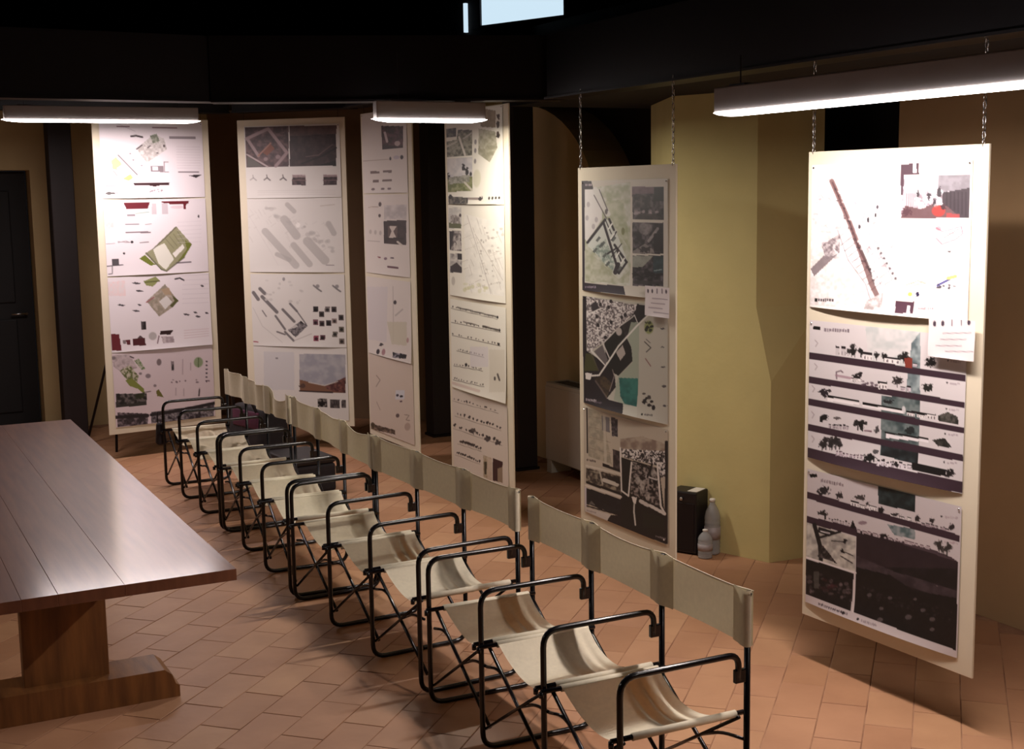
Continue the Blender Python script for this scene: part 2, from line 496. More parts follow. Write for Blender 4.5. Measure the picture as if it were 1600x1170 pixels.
# ================================================================== LAMPS
def strip_light(k, a, z, wts, colr, b_, label):
    a = Vector(a); b_ = Vector(b_)
    L = (b_ - a).length; mid = (a + b_) / 2
    rz = math.atan2((b_ - a).y, (b_ - a).x)
    t = thing('strip_light', label, 'lamp', (mid.x, mid.y, z - 0.004), rz, 'hanging strip lights')
    bm = bmesh.new(); bx(bm, -L / 2 + 0.02, L / 2 - 0.02, -0.03, 0.03, 0.018, 0.118, bev=0.006)
    obj('housing', bm, M['lamp_body'], t)
    bm = bmesh.new()
    pts = []
    for s in (1, -1):
        for q in range(9):
            an = -PI / 2 + PI * q / 8
            pts.append((s * (L / 2 - 0.035 + 0.035 * math.cos(an)), s * 0.035 * math.sin(an)))
    # shallow boat-shaped lens with tapering ends
    rows = [(1.0, 0.019, 0.0), (0.97, 0.010, 0.03), (0.8, 0.002, 0.09)]
    lv = []
    for wd, z_, e_ in rows:
        lv.append([bm.verts.new((x - math.copysign(e_, x), y * wd, z_)) for x, y in pts])
    n_ = len(pts)
    for q in range(2):
        for i_ in range(n_): bm.faces.new((lv[q][i_], lv[q][(i_ + 1) % n_], lv[q + 1][(i_ + 1) % n_], lv[q + 1][i_]))
    bm.faces.new(lv[0]); bm.faces.new(lv[2][::-1])
    obj('diffuser', bm, M['lamp_glow'], t)
    top = 2.60 if k < 2 else (2.74 if k == 2 else 2.60)
    for s in (-1, 1):
        bm = bmesh.new()
        bx(bm, s * (L / 2 - 0.16) - 0.05, s * (L / 2 - 0.16) + 0.05, -0.018, 0.018, 0.105, 0.125)
        tube(bm, [(s * (L / 2 - 0.16), 0, 0.12), (s * (L / 2 - 0.16), 0, (2.60 if k == 0 else WH) - z)], 0.003, 6)
        obj('suspension', bm, M['black_steel'], t)
    ld = bpy.data.lights.new('strip_lamp', 'AREA')
    ld.shape = 'RECTANGLE'; ld.size = L - 0.14; ld.size_y = 0.05
    ld.energy = wts; ld.color = colr
    lo = bpy.data.objects.new('strip_lamp', ld); C.objects.link(lo); lo.parent = t
    lo.location = (0, 0, 0.0)
for k, (a, b_, z, wts, colr, label) in enumerate(LAMPS):
    strip_light(k, a, z, wts, colr, b_, label)

# ================================================================== TABLE
def make_table():
    t = thing('trestle_table', 'long brown wooden trestle table with a glossy plank top', 'table', (0.74, 6.4, 0))
    y0, y1 = 4.56 - 6.4, 8.25 - 6.4
    xs = [-0.46, -0.27, -0.152, 0.068, 0.46]
    for k in range(4):
        bm = bmesh.new(); bx(bm, xs[k] + 0.0003, xs[k + 1] - 0.0003, y0 + rr.uniform(-.003, .003), y1, 0.718, 0.76 + rr.uniform(-.0003, .0003), bev=0.001, seg=1)
        obj('plank', bm, M['wood_top'], t)
    for yy in (5.52 - 6.4, 7.5 - 6.4):
        bm = bmesh.new(); bx(bm, -0.185, 0.15, yy - 0.04, yy + 0.04, 0.085, 0.718, bev=0.004)
        obj('leg', bm, M['wood_leg'], t)
        # foot with rounded shoulders
        bm = bmesh.new()
        pr = [(-0.42, 0.0), (0.42, 0.0), (0.42, 0.05), (0.405, 0.058), (0.39, 0.10), (0.36, 0.125), (-0.36, 0.125), (-0.39, 0.10), (-0.405, 0.058), (-0.42, 0.05)]
        A = [bm.verts.new((x, yy - 0.11, z)) for x, z in pr]; B = [bm.verts.new((x, yy + 0.11, z)) for x, z in pr]
        bm.faces.new(A); bm.faces.new(B[::-1])
        for q in range(len(pr)):
            bm.faces.new((A[q], B[q], B[(q + 1) % len(pr)], A[(q + 1) % len(pr)]))
        obj('foot', bm, M['wood_leg'], t)
    bm = bmesh.new(); bx(bm, -0.03, 0.03, 5.56 - 6.4, 7.46 - 6.4, 0.30, 0.42, bev=0.004)
    obj('stretcher', bm, M['wood_leg'], t)
make_table()

# ================================================================== CHAIRS (rows of three linked folding canvas seats)
CD, CS, HA, HB, HS = 0.472, 0.5, 0.6275, 0.822, 0.412
RT = 0.0105
def frame_bm():
    bm = bmesh.new()
    # arm, front leg, floor runner and rear post in one bent tube
    pts = arc_path([(CD - 0.034, 0, HA - 0.095), (CD - 0.034, 0, HA - RT), (0, 0, HA - RT), (0, 0, RT), (CD, 0, RT), (CD, 0, HB - 0.01)], 0.062, 6)
    tube(bm, pts, RT, 10)
    return bm
def seat_bm(seed, crumple=0.0):
    bm = bmesh.new(); r = random.Random(seed)
    nx, ny = 44, 26
    x0, x1 = 0.055, CD - 0.03
    y0, y1 = 0.02, CS - 0.02
    g = []
    ph = r.uniform(0, 6); sagk = r.uniform(0.062, 0.078)
    for i in range(nx + 1):
        row = []
        for j in range(ny + 1):
            s = j / ny; q = i / nx
            sg = 1 - (2 * s - 1) ** 2
            x = x0 + (x1 - x0) * q
            # edges of the cloth draw in slightly
            x += (0.5 - q) * 0.03 * sg
            z = HS + 0.012 - (sagk + 0.018 * (1 - q)) * sg
            for fq, fa, fw in ((0.60 + 0.02 * math.sin(ph), 0.009, 0.035), (0.74 + 0.02 * math.cos(ph), 0.010, 0.03), (0.88, 0.006, 0.03)):
                z -= fa * sg * math.exp(-((q - fq - 0.05 * (s - .5)) / fw) ** 2)
            z += crumple * sg * (0.02 * math.sin(q * 9 + ph + s * 7) + 0.012 * math.sin(q * 21 + s * 13 + ph))
            row.append(bm.verts.new((x, y0 + (y1 - y0) * s, z)))
        g.append(row)
    for i in range(nx):
        for j in range(ny):
            bm.faces.new((g[i][j], g[i + 1][j], g[i + 1][j + 1], g[i][j + 1]))
    bmesh.ops.solidify(bm, geom=bm.faces[:], thickness=0.0015)
    return bm
def back_off(y, dip, am, bw):
    # how far the cloth sags and bows between its posts
    seg = min(2, max(0, int(y / CS)))
    sag = math.sin(PI * max(0, min(1, (y - seg * CS) / CS))) if 0 <= y <= 3 * CS else 0
    return am[seg] * sag + dip * 0.055 * math.exp(-((y - 0.22) / 0.16) ** 2), bw[seg] * sag + dip * 0.02 * math.sin(y * 17) * sag, sag
def back_bm(seed, dip=0.0):
    bm = bmesh.new(); r = random.Random(seed)
    L = 3 * CS; n = 90; m = 8
    z0 = HB - 0.182
    am = [r.uniform(0.004, 0.014) for _ in range(3)]
    bw = [r.uniform(-0.006, 0.010) for _ in range(3)]
    g = []
    for i in range(n + 1):
        y = -0.012 + (L + 0.024) * i / n
        dz, ox, sag = back_off(y, dip, am, bw)
        row = []
        for j in range(m + 1):
            q = j / m
            z = z0 + (HB - z0) * q - dz * q + 0.003 * sag * (1 - q)
            row.append(bm.verts.new((CD + 0.0125 * (1 - min(1, 2 * sag)) + ox + 0.002 * sag * math.sin(q * 5 + y * 9), y, z)))
        g.append(row)
    for i in range(n):
        for j in range(m):
            bm.faces.new((g[i][j], g[i + 1][j], g[i + 1][j + 1], g[i][j + 1]))
    # turned-over hem along the top
    tube(bm, [g[i][m].co + Vector((0, 0, -0.002)) for i in range(n + 1)], 0.0022, 5)
    return bm
def sleeve_bm(k, dip=0.0):
    # pocket of doubled cloth round one post
    bm = bmesh.new(); yc = k * CS
    z0 = HB - 0.184; z1 = HB + 0.001
    h0 = 0.0 if k == 0 else 0.075; h1 = 0.0 if k == 3 else 0.075
    prof = []
    if h0: prof += [(0.0, yc - h0), (-0.004, yc - h0 * .6), (-0.011, yc - 0.02)]
    else: prof += [(0.0128, yc), (0.009, yc - 0.010), (0.0, yc - 0.0135), (-0.009, yc - 0.010)]
    prof += [(-0.013, yc - 0.004), (-0.013, yc + 0.004)]
    if h1: prof += [(-0.011, yc + 0.02), (-0.004, yc + h1 * .6), (0.0, yc + h1)]
    else: prof += [(-0.009, yc + 0.010), (0.0, yc + 0.0135), (0.009, yc + 0.010), (0.0128, yc)]
    if not h0: prof = prof[:6] + [(-0.011, yc + 0.02), (-0.004, yc + .045), (0.0, yc + .075)]
    if not h1: prof = [(0.0, yc - .075), (-0.004, yc - .045), (-0.011, yc - 0.02)] + prof[-6:]
    A = [[bm.verts.new((CD + x - 0.0012, y, z0 + (z1 - z0) * j / 5)) for x, y in prof] for j in range(6)]
    for j in range(5):
        for i in range(len(prof) - 1):
            bm.faces.new((A[j][i], A[j][i + 1], A[j + 1][i + 1], A[j + 1][i]))
    return bm
def brace_parts(side):
    # one folding cross between neighbouring frames (local y 0..CS) with its two bent links
    x = 0.022 if side == 0 else CD - 0.022
    dx = 0.008
    out = []
    for pts, r_ in (([(x - dx, 0.0, HS - 0.005), (x - dx, CS, 0.085)], 0.0062), ([(x + dx, CS, HS - 0.005), (x + dx, 0.0, 0.085)], 0.0075)):
        out.append(('brace', pts, r_))
    out.append(('link', arc_path([(x if side == 0 else CD, 0.0, 0.325), (x - dx, 0.09, 0.325), (x - dx, 0.21, 0.272)], 0.05, 4), 0.006))
    out.append(('link', arc_path([(x if side == 0 else CD, CS, 0.325), (x + dx, CS - 0.07, 0.34), (x + dx, CS - 0.13, 0.325)], 0.04, 4), 0.006))
    return [(n, mesh_of(tube(bmesh.new(), p, r_, 8), n, M['chair_steel'])) for n, p, r_ in out]
SEATV = [seat_bm(1), seat_bm(2), seat_bm(5), seat_bm(9, 0.5), seat_bm(11, 0.8), seat_bm(14, 1.0)]
def mesh_of(bm, name, m, smooth=True):
    me = bpy.data.meshes.new(name)
    bmesh.ops.recalc_face_normals(bm, faces=bm.faces)
    bm.to_mesh(me); bm.free()
    for p in me.polygons: p.use_smooth = smooth
    me.materials.append(m)
    return me
MS = [mesh_of(s, 'seat', M['canvas']) for s in SEATV]
MF = mesh_of(frame_bm(), 'frame', M['chair_steel'])
b = bmesh.new()
bx(b, CD - 0.05, CD - 0.008, -0.008, 0.008, HA - 0.105, HA - 0.06, bev=0.003)
MBK = mesh_of(b, 'arm_bracket', M['chair_steel'], False)
b = bmesh.new(); tube(b, [(-0.02, 0, HS), (CD, 0, HS)], 0.0088, 8)
tube(b, [(-0.02, 0, HS), (-0.02, 0, HS - 0.02)], 0.009, 8)
MRL = mesh_of(b, 'seat_rail', M['chair_steel'])
b = bmesh.new(); lathe(b, [(0.0125, -0.006), (0.0135, 0.0), (0.0125, 0.006), (0.006, 0.009)], 10)
MCP = mesh_of(b, 'post_cap', M['black_plastic'])
b = bmesh.new(); tube(b, [(0.055, 0, HS), (CD - 0.03, 0, HS)], 0.0125, 10)
MSL = mesh_of(b, 'sleeve', M['canvas'])
MX = brace_parts(0) + brace_parts(1)
def part(name, me, parent, loc):
    o = bpy.data.objects.new(name, me); link(o, parent); o.location = loc; return o
MODS = [((2.0227, 3.2933), -0.0123, 'nearest row of three linked canvas folding chairs, facing the near end of the table', [0, 1, 2], 0.0, 21),
        ((2.0514, 4.919), 0.0429, 'second nearest row of three linked canvas folding chairs along the table', [2, 0, 1], 0.0, 22),
        ((1.9875, 6.494), -0.0321, 'row of three linked canvas chairs next to the farthest, sagging one', [1, 2, 3], 0.25, 23),
        ((2.0304, 8.048), 0.0015, 'farthest row of three linked canvas chairs, its back panel sagging and crumpled', [4, 5, 3], 1.0, 24)]
for (x, y), rz, label, sv, dip, sd in MODS:
    t = thing('folding_canvas_chairs', label, 'chair', (x, y, 0), rz, 'rows of linked canvas chairs')
    for k in range(4):
        f = part('frame', MF, t, (0, k * CS, 0))
        part('arm_bracket', MBK, f, (0, 0, 0))
        part('post_cap', MCP, f, (CD, 0, HB - 0.012))
    for k in range(3):
        part('seat_rail', MRL, t, (0, k * CS + 0.02, 0))
        part('seat_rail', MRL, t, (0, (k + 1) * CS - 0.02, 0))
        s_ = part('seat', MS[sv[k]], t, (0, k * CS, 0))
        part('sleeve', MSL, s_, (0, 0.02, 0)); part('sleeve', MSL, s_, (0, CS - 0.02, 0))
        for n_, me_ in MX: part(n_, me_, t, (0, k * CS, 0))
    o = obj('back_panel', back_bm(sd, dip), M['canvas_back'], t, True)
    for k in range(4):
        obj('sleeve', sleeve_bm(k, dip), M['canvas_back'], o, True)

# ================================================================== EXHIBITION BOARDS
# The prints are drawn into a fine grid of ink colours on each A1 sheet.
def homog(q):
    # unit square (TL, TR, BR, BL) -> quad
    (x0, y0), (x1, y1), (x2, y2), (x3, y3) = q
    A = []; B = []
    for (u, v), (x, y) in zip(((0, 0), (1, 0), (1, 1), (0, 1)), q):
        A.append([u, v, 1, 0, 0, 0, -u * x, -v * x]); B.append(x)
        A.append([0, 0, 0, u, v, 1, -u * y, -v * y]); B.append(y)
    h = np.linalg.solve(np.array(A, float), np.array(B, float))
    return h

class Sheet:
    def __init__(s, quad, res, base=(236, 230, 226), seed=0):
        s.W = res; s.H = int(res / 1.414)
        u, v = np.meshgrid(np.linspace(0, 1, s.W), np.linspace(0, 1, s.H))
        h = homog(quad); dn = h[6] * u + h[7] * v + 1
        s.X = (h[0] * u + h[1] * v + h[2]) / dn
        s.Y = (h[3] * u + h[4] * v + h[5]) / dn
        s.u = u; s.v = v
        s.I = np.empty((s.H, s.W, 3)); s.I[:] = np.array(base) / 255.0
        s.sat = 0.85
        s.rs = np.random.RandomState(seed + 11)
        s.ox = s.oy = 0.0; s.k = 1.0
        s.aa = 0.5 * abs(quad[1][0] - quad[0][0]) / res
    def crop(s, ox, oy, k): s.ox, s.oy, s.k = ox, oy, k
    def p(s, x, y): return s.ox + x / s.k, s.oy + y / s.k
    def mix(s, m, c, a=1.0):
        m = np.clip(m * a, 0, 1)[..., None]
        c = np.array(c) / 255.0
        s.I = s.I * (1 - m) + c * m
    def poly(s, pts, c, a=1.0):
        P = [s.p(*q) for q in pts]
        x = s.X; y = s.Y
        ins = np.zeros(x.shape, bool)
        n = len(P)
        for i in range(n):
            x1, y1 = P[i]; x2, y2 = P[(i + 1) % n]
            if y1 == y2: continue
            cnd = ((y1 > y) != (y2 > y)) & (x < (x2 - x1) * (y - y1) / (y2 - y1) + x1)
            ins ^= cnd
        s.mix(ins.astype(float), c, a)
        return ins
    def rect(s, x0, y0, x1, y1, c, a=1.0): return s.poly([(x0, y0), (x1, y0), (x1, y1), (x0, y1)], c, a)
    def line(s, pts, w, c, a=1.0):
        P = [s.p(*q) for q in pts]; w = w / s.k / 2
        best = np.full(s.X.shape, 1e9)
        for (x1, y1), (x2, y2) in zip(P[:-1], P[1:]):
            dx, dy = x2 - x1, y2 - y1; L = dx * dx + dy * dy + 1e-9
            t = np.clip(((s.X - x1) * dx + (s.Y - y1) * dy) / L, 0, 1)
            best = np.minimum(best, np.hypot(s.X - x1 - t * dx, s.Y - y1 - t * dy))
        s.mix(np.clip((w - best) / s.aa / 2 + 0.5, 0, 1), c, a)
    def ell(s, cx, cy, rx, ry, c, a=1.0, soft=0.25):
        cx, cy = s.p(cx, cy); rx /= s.k; ry /= s.k
        d = np.hypot((s.X - cx) / rx, (s.Y - cy) / ry)
        if rx > 3.0 and sum(c) < 330:
            # foliage: ragged edge and open crown
            if not hasattr(s, 'nz'): s.nz = s.noise(2.1, 77)
            d = d * 1.12 + (s.nz - 0.5) * 1.1
        s.mix(np.clip((1 - d) / soft + 0.5, 0, 1) * (d < 1.4), c, a)
    def noise(s, sc, seed, sx=1.0, ang=0.0):
        r = np.random.RandomState(seed); G = r.rand(64, 64)
        ca, sa = math.cos(ang), math.sin(ang)
        x = (s.X * ca + s.Y * sa) / sc / sx; y = (-s.X * sa + s.Y * ca) / sc
        x = x - np.floor(x.min()); y = y - np.floor(y.min())
        xi = np.floor(x).astype(int); yi = np.floor(y).astype(int)
        fx = x - xi; fy = y - yi
        fx = fx * fx * (3 - 2 * fx); fy = fy * fy * (3 - 2 * fy)
        g = lambda a, b: G[a % 64, b % 64]
        return (g(yi, xi) * (1 - fx) + g(yi, xi + 1) * fx) * (1 - fy) + (g(yi + 1, xi) * (1 - fx) + g(yi + 1, xi + 1) * fx) * fy
    def tex(s, pts, c1, c2, sc=4, seed=1, a=1.0, sx=1.0, ang=0.0, hard=1.0):
        # patch filled with two-tone grain
        P = s.I.copy(); ins = s.poly(pts, (0, 0, 0)); s.I = P
        n = 0.65 * s.noise(sc, seed, sx, ang) + 0.35 * s.noise(sc / 2.3, seed + 5, sx, ang)
        n = np.clip((n - 0.5) * 2.2 * hard + 0.5, 0, 1)[..., None]
        col = (np.array(c1) * (1 - n) + np.array(c2) * n) / 255.0
        m = (ins * a)[..., None]
        s.I = s.I * (1 - m) + col * m
        return ins
    def rtex(s, x0, y0, x1, y1, *a, **k): return s.tex([(x0, y0), (x1, y0), (x1, y1), (x0, y1)], *a, **k)
    def specks(s, x0, y0, x1, y1, n, r, c, a=0.8, skew=0.0, seed=3):
        q = random.Random(seed)
        for _ in range(n):
            t = q.random()
            x = x0 + (x1 - x0) * t; y = y0 + (y1 - y0) * q.random() + skew * t
            s.ell(x, y, r * q.uniform(0.6, 1.5), r * q.uniform(0.5, 1.2), c, a * q.uniform(0.5, 1))
    def strokes(s, x0, y0, x1, y1, n, ln, ang, w, c, a=0.6, seed=5, skew=0.0):
        q = random.Random(seed)
        for _ in range(n):
            t = q.random(); x = x0 + (x1 - x0) * t; y = y0 + (y1 - y0) * q.random() + skew * t
            an = ang + (PI / 2 if q.random() < .4 else 0) + q.uniform(-.1, .1); l_ = ln * q.uniform(.4, 1.2)
            s.line([(x, y), (x + math.cos(an) * l_, y + math.sin(an) * l_)], w, c, a * q.uniform(.5, 1))
    def text(s, x, y, n, h, c, a=0.8, dy=0.0, seed=0):
        # small illegible caption strokes as far as the picture shows them
        q = random.Random(seed)
        cx = x
        for i in range(n):
            wd = h * q.uniform(0.35, 0.75)
            yy = y + dy * (cx - x)
            s.rect(cx, yy - h / 2 * q.uniform(.7, 1), cx + wd, yy + h / 2, c, a * q.uniform(.6, 1))
            cx += wd + h * 0.22
    def trees(s, x0, y0, x1, y1, n, r, c=(52, 48, 48), seed=1, a=0.9):
        q = random.Random(seed)
        for i in range(n):
            t = (i + q.uniform(0.1, 0.9)) / n
            x = x0 + (x1 - x0) * t; y = y0 + (y1 - y0) * t
            rr_ = r * q.uniform(0.6, 1.2)
            s.rect(x - rr_ * .08, y - rr_, x + rr_ * .08, y, c, a)
            for _ in range(4):
                s.ell(x + q.uniform(-.4, .4) * rr_, y - rr_ * q.uniform(0.8, 1.5), rr_ * q.uniform(.3, .6), rr_ * q.uniform(.3, .6), c, a * .9)
    def houses(s, x0, y0, x1, y1, n, h, seed=1, cw=(226, 220, 220), cr=(70, 60, 66)):
        q = random.Random(seed)
        for i in range(n):
            t0 = i / n; t1 = (i + q.uniform(.55, .95)) / n
            X0 = x0 + (x1 - x0) * t0; X1 = x0 + (x1 - x0) * t1
            Y0 = y0 + (y1 - y0) * t0; Y1 = y0 + (y1 - y0) * t1
            hh = h * q.uniform(.6, 1.1)
            s.poly([(X0, Y0 - hh), (X1, Y1 - hh), (X1, Y1), (X0, Y0)], cw)
            s.poly([(X0, Y0 - hh * 1.25), (X1, Y1 - hh * 1.25), (X1, Y1 - hh * .9), (X0, Y0 - hh * .9)], cr)
            for k in range(3):
                xx = X0 + (X1 - X0) * (k + .4) / 3; yy = Y0 + (Y1 - Y0) * (k + .4) / 3
                s.rect(xx, yy - hh * .6, xx + abs(X1 - X0) * .12, yy - hh * .1, (120, 110, 116), .8)

def sheet_mesh(S, w, h, curl, lift, seed):
    H, W = S.H, S.W
    u = S.u; v = S.v
    r = random.Random(seed)
    y = -0.0025 - curl * np.exp(-(1 - v) / 0.10) * np.sin(PI * u) ** 0.8 \
        - lift * np.exp(-(1 - u) / 0.12) * np.exp(-(1 - v) / 0.25) \
        - 0.0012 * (1 + np.sin(u * 7 + r.uniform(0, 6)) * np.sin(v * 5 + r.uniform(0, 6)))
    co = np.stack([(u - 0.0) * w, y, -v * h], -1).reshape(-1, 3).astype(np.float32)
    i = (np.arange(H - 1)[:, None] * W + np.arange(W - 1)[None, :]).reshape(-1)
    f = np.stack([i, i + W, i + W + 1, i + 1], -1).astype(np.int32)
    me = bpy.data.meshes.new('sheet')
    me.vertices.add(H * W); me.vertices.foreach_set('co', co.ravel())
    n = len(f)
    me.loops.add(n * 4); me.loops.foreach_set('vertex_index', f.ravel())
    me.polygons.add(n)
    me.polygons.foreach_set('loop_start', np.arange(n, dtype=np.int32) * 4)
    me.update(calc_edges=True)
    I = np.clip(S.I, 0, 1)
    g_ = I.mean(-1, keepdims=True)
    I = np.clip(g_ + (I - g_) * S.sat, 0, 1)
    I = I ** (1 + 0.85 * (1 - I))
    L = np.where(I <= 0.04045, I / 12.92, ((I + 0.055) / 1.055) ** 2.4)
    ca = me.color_attributes.new('ink', 'FLOAT_COLOR', 'POINT')
    col = np.ones((H * W, 4), np.float32); col[:, :3] = L.reshape(-1, 3)
    ca.data.foreach_set('color', col.ravel())
    me.polygons.foreach_set('use_smooth', np.ones(n, bool))
    me.materials.append(M['print'])
    me.validate()
    return me

SQ = {
1: [((160, 188), (319, 188), (321, 308), (160, 309)), ((160, 312), (323, 312), (328, 427), (162, 431)), ((162, 433), (330, 430), (335, 540), (168, 551)), ((169, 553), (336, 541), (343, 654), (176, 671))],
2: [((385, 196), (534, 194), (538, 306), (391, 308)), ((392, 310), (539, 308), (545, 425), (398, 427)), ((399, 429), (543, 428), (546, 541), (402, 541)), ((402, 543), (546, 543), (549, 654), (406, 650))],
3: [((566, 178), (635, 168), (640, 303), (569, 301)), ((569, 303), (640, 305), (645, 440), (574, 431)), ((574, 433), (645, 442), (651, 567), (580, 550)), ((580, 552), (651, 569), (659, 698), (586, 668))],
4: [((698, 175), (788, 168), (796, 322), (700, 317)), ((700, 320), (797, 324), (799, 475), (703, 466)), ((704, 472), (801, 481), (798, 632), (706, 604)), ((707, 612), (800, 640), (802, 765), (709, 730))],
5: [((908, 284), (1047, 282), (1048, 466), (911, 451)), ((910, 467), (1048, 480), (1043.5, 663), (912, 628)), ((912.7, 644), (1048, 671), (1045.4, 852), (913, 798))],
6: [((1266, 258), (1527, 247), (1520, 512), (1267, 487)), ((1265.4, 503), (1517, 526), (1510, 773), (1263, 713)), ((1262.4, 734), (1512, 798), (1503, 1034), (1257, 940))]}
PUR = (92, 70, 84); DK = (52, 44, 50)

def art(bi, si):
    res = 230 if bi >= 5 else 168
    S = Sheet(SQ[bi][si], res, seed=bi * 10 + si)
    T = S.text
    if bi == 6 and si == 0:
        S.crop(1255, 235, 4.179)
        S.tex([(45, 120), (300, 100), (640, 600), (640, 1090), (430, 1075), (45, 1040)], (212, 206, 204), (234, 228, 230), 6, 3)
        S.tex([(300, 100), (640, 90), (640, 640), (480, 400)], (224, 216, 221), (242, 236, 240), 5, 4)
        S.specks(60, 160, 560, 700, 60, 16, (170, 160, 166), .5, 100, 5)
        S.poly([(50, 800), (190, 655), (240, 690), (75, 850)], (132, 122, 126), .8)
        S.tex([(120, 640), (240, 560), (240, 690), (150, 740)], (140, 130, 134), (200, 194, 196), 4, 5)
        S.strokes(60, 160, 600, 500, 70, 46, -0.7, 4, (150, 138, 148), .6, 6, 250)
        S.strokes(60, 150, 400, 700, 40, 40, -0.7, 6, (246, 242, 244), .7, 7, 150)
        S.strokes(300, 300, 640, 620, 50, 34, -0.7, 5, (120, 108, 122), .55, 8, 160)
        for k in range(9):
            x = 250 + k * 26; y = 640 + k * 38
            S.line([(x, y), (x + 70, y - 55)], 4, (96, 84, 96), .8)
            S.poly([(x + 10, y + 6), (x + 66, y - 36), (x + 86, y - 8), (x + 26, y + 30)], (242, 238, 240), .9)
        S.line([(225, 540), (300, 740), (420, 900), (470, 1030)], 4, (90, 76, 90), .6)
        for k in range(8):
            x = 370 + k * 20; y = 500 + k * 52
            S.line([(x, y), (x + 90, y - 70)], 4, (120, 104, 118), .5)
        S.line([(500, 680), (600, 870), (530, 920), (440, 740)], 4, (150, 138, 150), .7)
        for k in range(7): S.ell(500 + k * 20, 660 + k * 34, 9, 9, (84, 76, 84), .7)
        for (x, y) in ((480, 435), (430, 465), (372, 515), (492, 380), (430, 470)): S.ell(x, y, 8, 15, (60, 54, 64), .8)
        S.line([(180, 205), (235, 330), (310, 500), (380, 680), (460, 900), (520, 1010)], 34, (136, 112, 112), .85)
        S.line([(185, 215), (235, 330), (310, 500), (380, 680), (440, 800)], 12, (112, 84, 88), .7)
        S.line([(380, 650), (430, 760), (480, 900)], 10, (96, 90, 92), .6)
        S.specks(200, 240, 480, 300, 26, 9, (88, 74, 80), .8, 640, 8)
        S.specks(230, 230, 500, 300, 16, 11, (240, 236, 236), .8, 640, 9)
        S.tex([(425, 1070), (440, 1010), (540, 960), (545, 1075)], (168, 160, 160), (206, 200, 202), 5, 8)
        T(92, 1008, 8, 20, (60, 50, 60))
        S.rect(85, 998, 104, 1020, (40, 30, 40))
        # right column
        S.poly([(645, 85), (770, 78), (772, 155), (672, 162), (672, 300), (648, 300)], (104, 78, 92))
        S.rect(730, 80, 752, 146, (240, 232, 238))
        T(800, 128, 12, 14, (130, 112, 126), .5, -.03)
        S.tex([(672, 168), (1118, 152), (1112, 455), (650, 455)], (150, 140, 148), (206, 200, 208), 7, 12)
        S.poly([(672, 168), (900, 160), (900, 270), (672, 280)], (236, 232, 236), .9)
        S.poly([(900, 160), (1118, 152), (1116, 250), (940, 275), (900, 230)], (138, 136, 142), .8)
        S.poly([(672, 280), (760, 280), (790, 370), (655, 420)], (186, 178, 184), .8)
        for k in range(6): S.line([(690 + k * 14, 285), (690 + k * 14, 390)], 5, (130, 116, 124), .8)
        S.poly([(930, 280), (1116, 245), (1112, 455), (1060, 455), (930, 350)], (88, 78, 86), .95)
        for k in range(6): S.line([(960 + k * 26, 275), (960 + k * 26, 370 + k * 14)], 6, (66, 56, 64), .8)
        S.poly([(650, 455), (680, 370), (780, 390), (860, 360), (960, 370), (1060, 455)], (120, 96, 100), .95)
        for (x, y, r_) in ((768, 290, 18), (840, 300, 20), (905, 275, 24), (878, 350, 22)): S.ell(x, y, r_ * .7, r_ * 1.5, (70, 62, 70), .85)
        S.specks(740, 320, 900, 380, 14, 12, (236, 232, 232), .9, 0, 4)
        S.ell(905, 405, 45, 38, (196, 80, 74), .8); S.ell(935, 375, 22, 18, (90, 66, 74), .9)
        S.poly([(960, 420), (1050, 425), (1050, 452), (960, 452)], (176, 92, 94), .8)
        S.ell(690, 410, 36, 30, (104, 74, 84), .8)
        for (x, y, c) in ((740, 560, (206, 200, 206)), (740, 760, (226, 206, 216)), (760, 900, (196, 188, 176))):
            for k in range(5): S.line([(x - 60 + k * 8, y + 40 - k * 12), (x + 60, y - 30 + k * 14)], 4, c, .9)
        S.line([(890, 520), (930, 545), (960, 540), (1060, 510), (1070, 560), (1020, 600), (930, 632), (890, 590)], 9, (176, 112, 128), .8)
        S.line([(940, 590), (1040, 530)], 7, (150, 96, 110), .8); S.line([(930, 560), (1010, 560)], 6, (190, 130, 140), .8)
        S.ell(905, 525, 20, 18, (150, 110, 126), .6)
        S.ell(978, 682, 16, 8, (80, 74, 80), .8)
        for k in range(3): S.line([(915, 740 + k * 15), (968, 738 + k * 15)], 4, (160, 154, 160), .8)
        S.line([(905, 910), (985, 870)], 14, (74, 76, 150), .95)
        S.line([(975, 862), (1025, 850)], 22, (232, 226, 120), .9)
        S.specks(900, 905, 1020, 930, 14, 7, (70, 66, 80), .8)
        S.line([(690, 910), (770, 880), (830, 900)], 6, (160, 150, 130), .8)
        S.ell(722, 970, 15, 15, (214, 206, 120)); S.ell(772, 970, 14, 14, (70, 62, 104))
        for k in range(3): S.line([(890, 975 + k * 14), (1045, 985 + k * 12)], 3, (190, 184, 182), .8)
        S.poly([(632, 1015), (755, 1020), (752, 1100), (632, 1095)], (112, 82, 98)); S.rect(710, 1044, 732, 1098, (240, 232, 238))
        T(785, 1065, 9, 16, (130, 108, 122), .7, .02)
    elif bi == 6 and si in (1, 2):
        if si == 1:
            S.crop(1250, 480, 3.898)
            S.I[:] = np.array((212, 206, 208)) / 255.0
            bands = [((60, 280), (1030, 412), 40), ((53, 424), (1028, 578), 38), ((50, 556), (1025, 734), 40), ((50, 705), (1020, 905), 42), ((50, 850), (1018, 1070), 72)]
            S.tex([(400, 120), (745, 150), (740, 400), (420, 340)], (214, 212, 212), (190, 196, 196), 12, 2, .8)
            S.tex([(690, 220), (745, 150), (742, 620), (640, 620)], (120, 132, 136), (168, 178, 180), 10, 3)
            S.tex([(500, 540), (742, 560), (735, 960), (500, 900)], (96, 110, 112), (140, 150, 150), 10, 4)
            S.tex([(505, 830), (735, 860), (735, 960), (505, 900)], (50, 58, 62), (84, 94, 98), 10, 4)
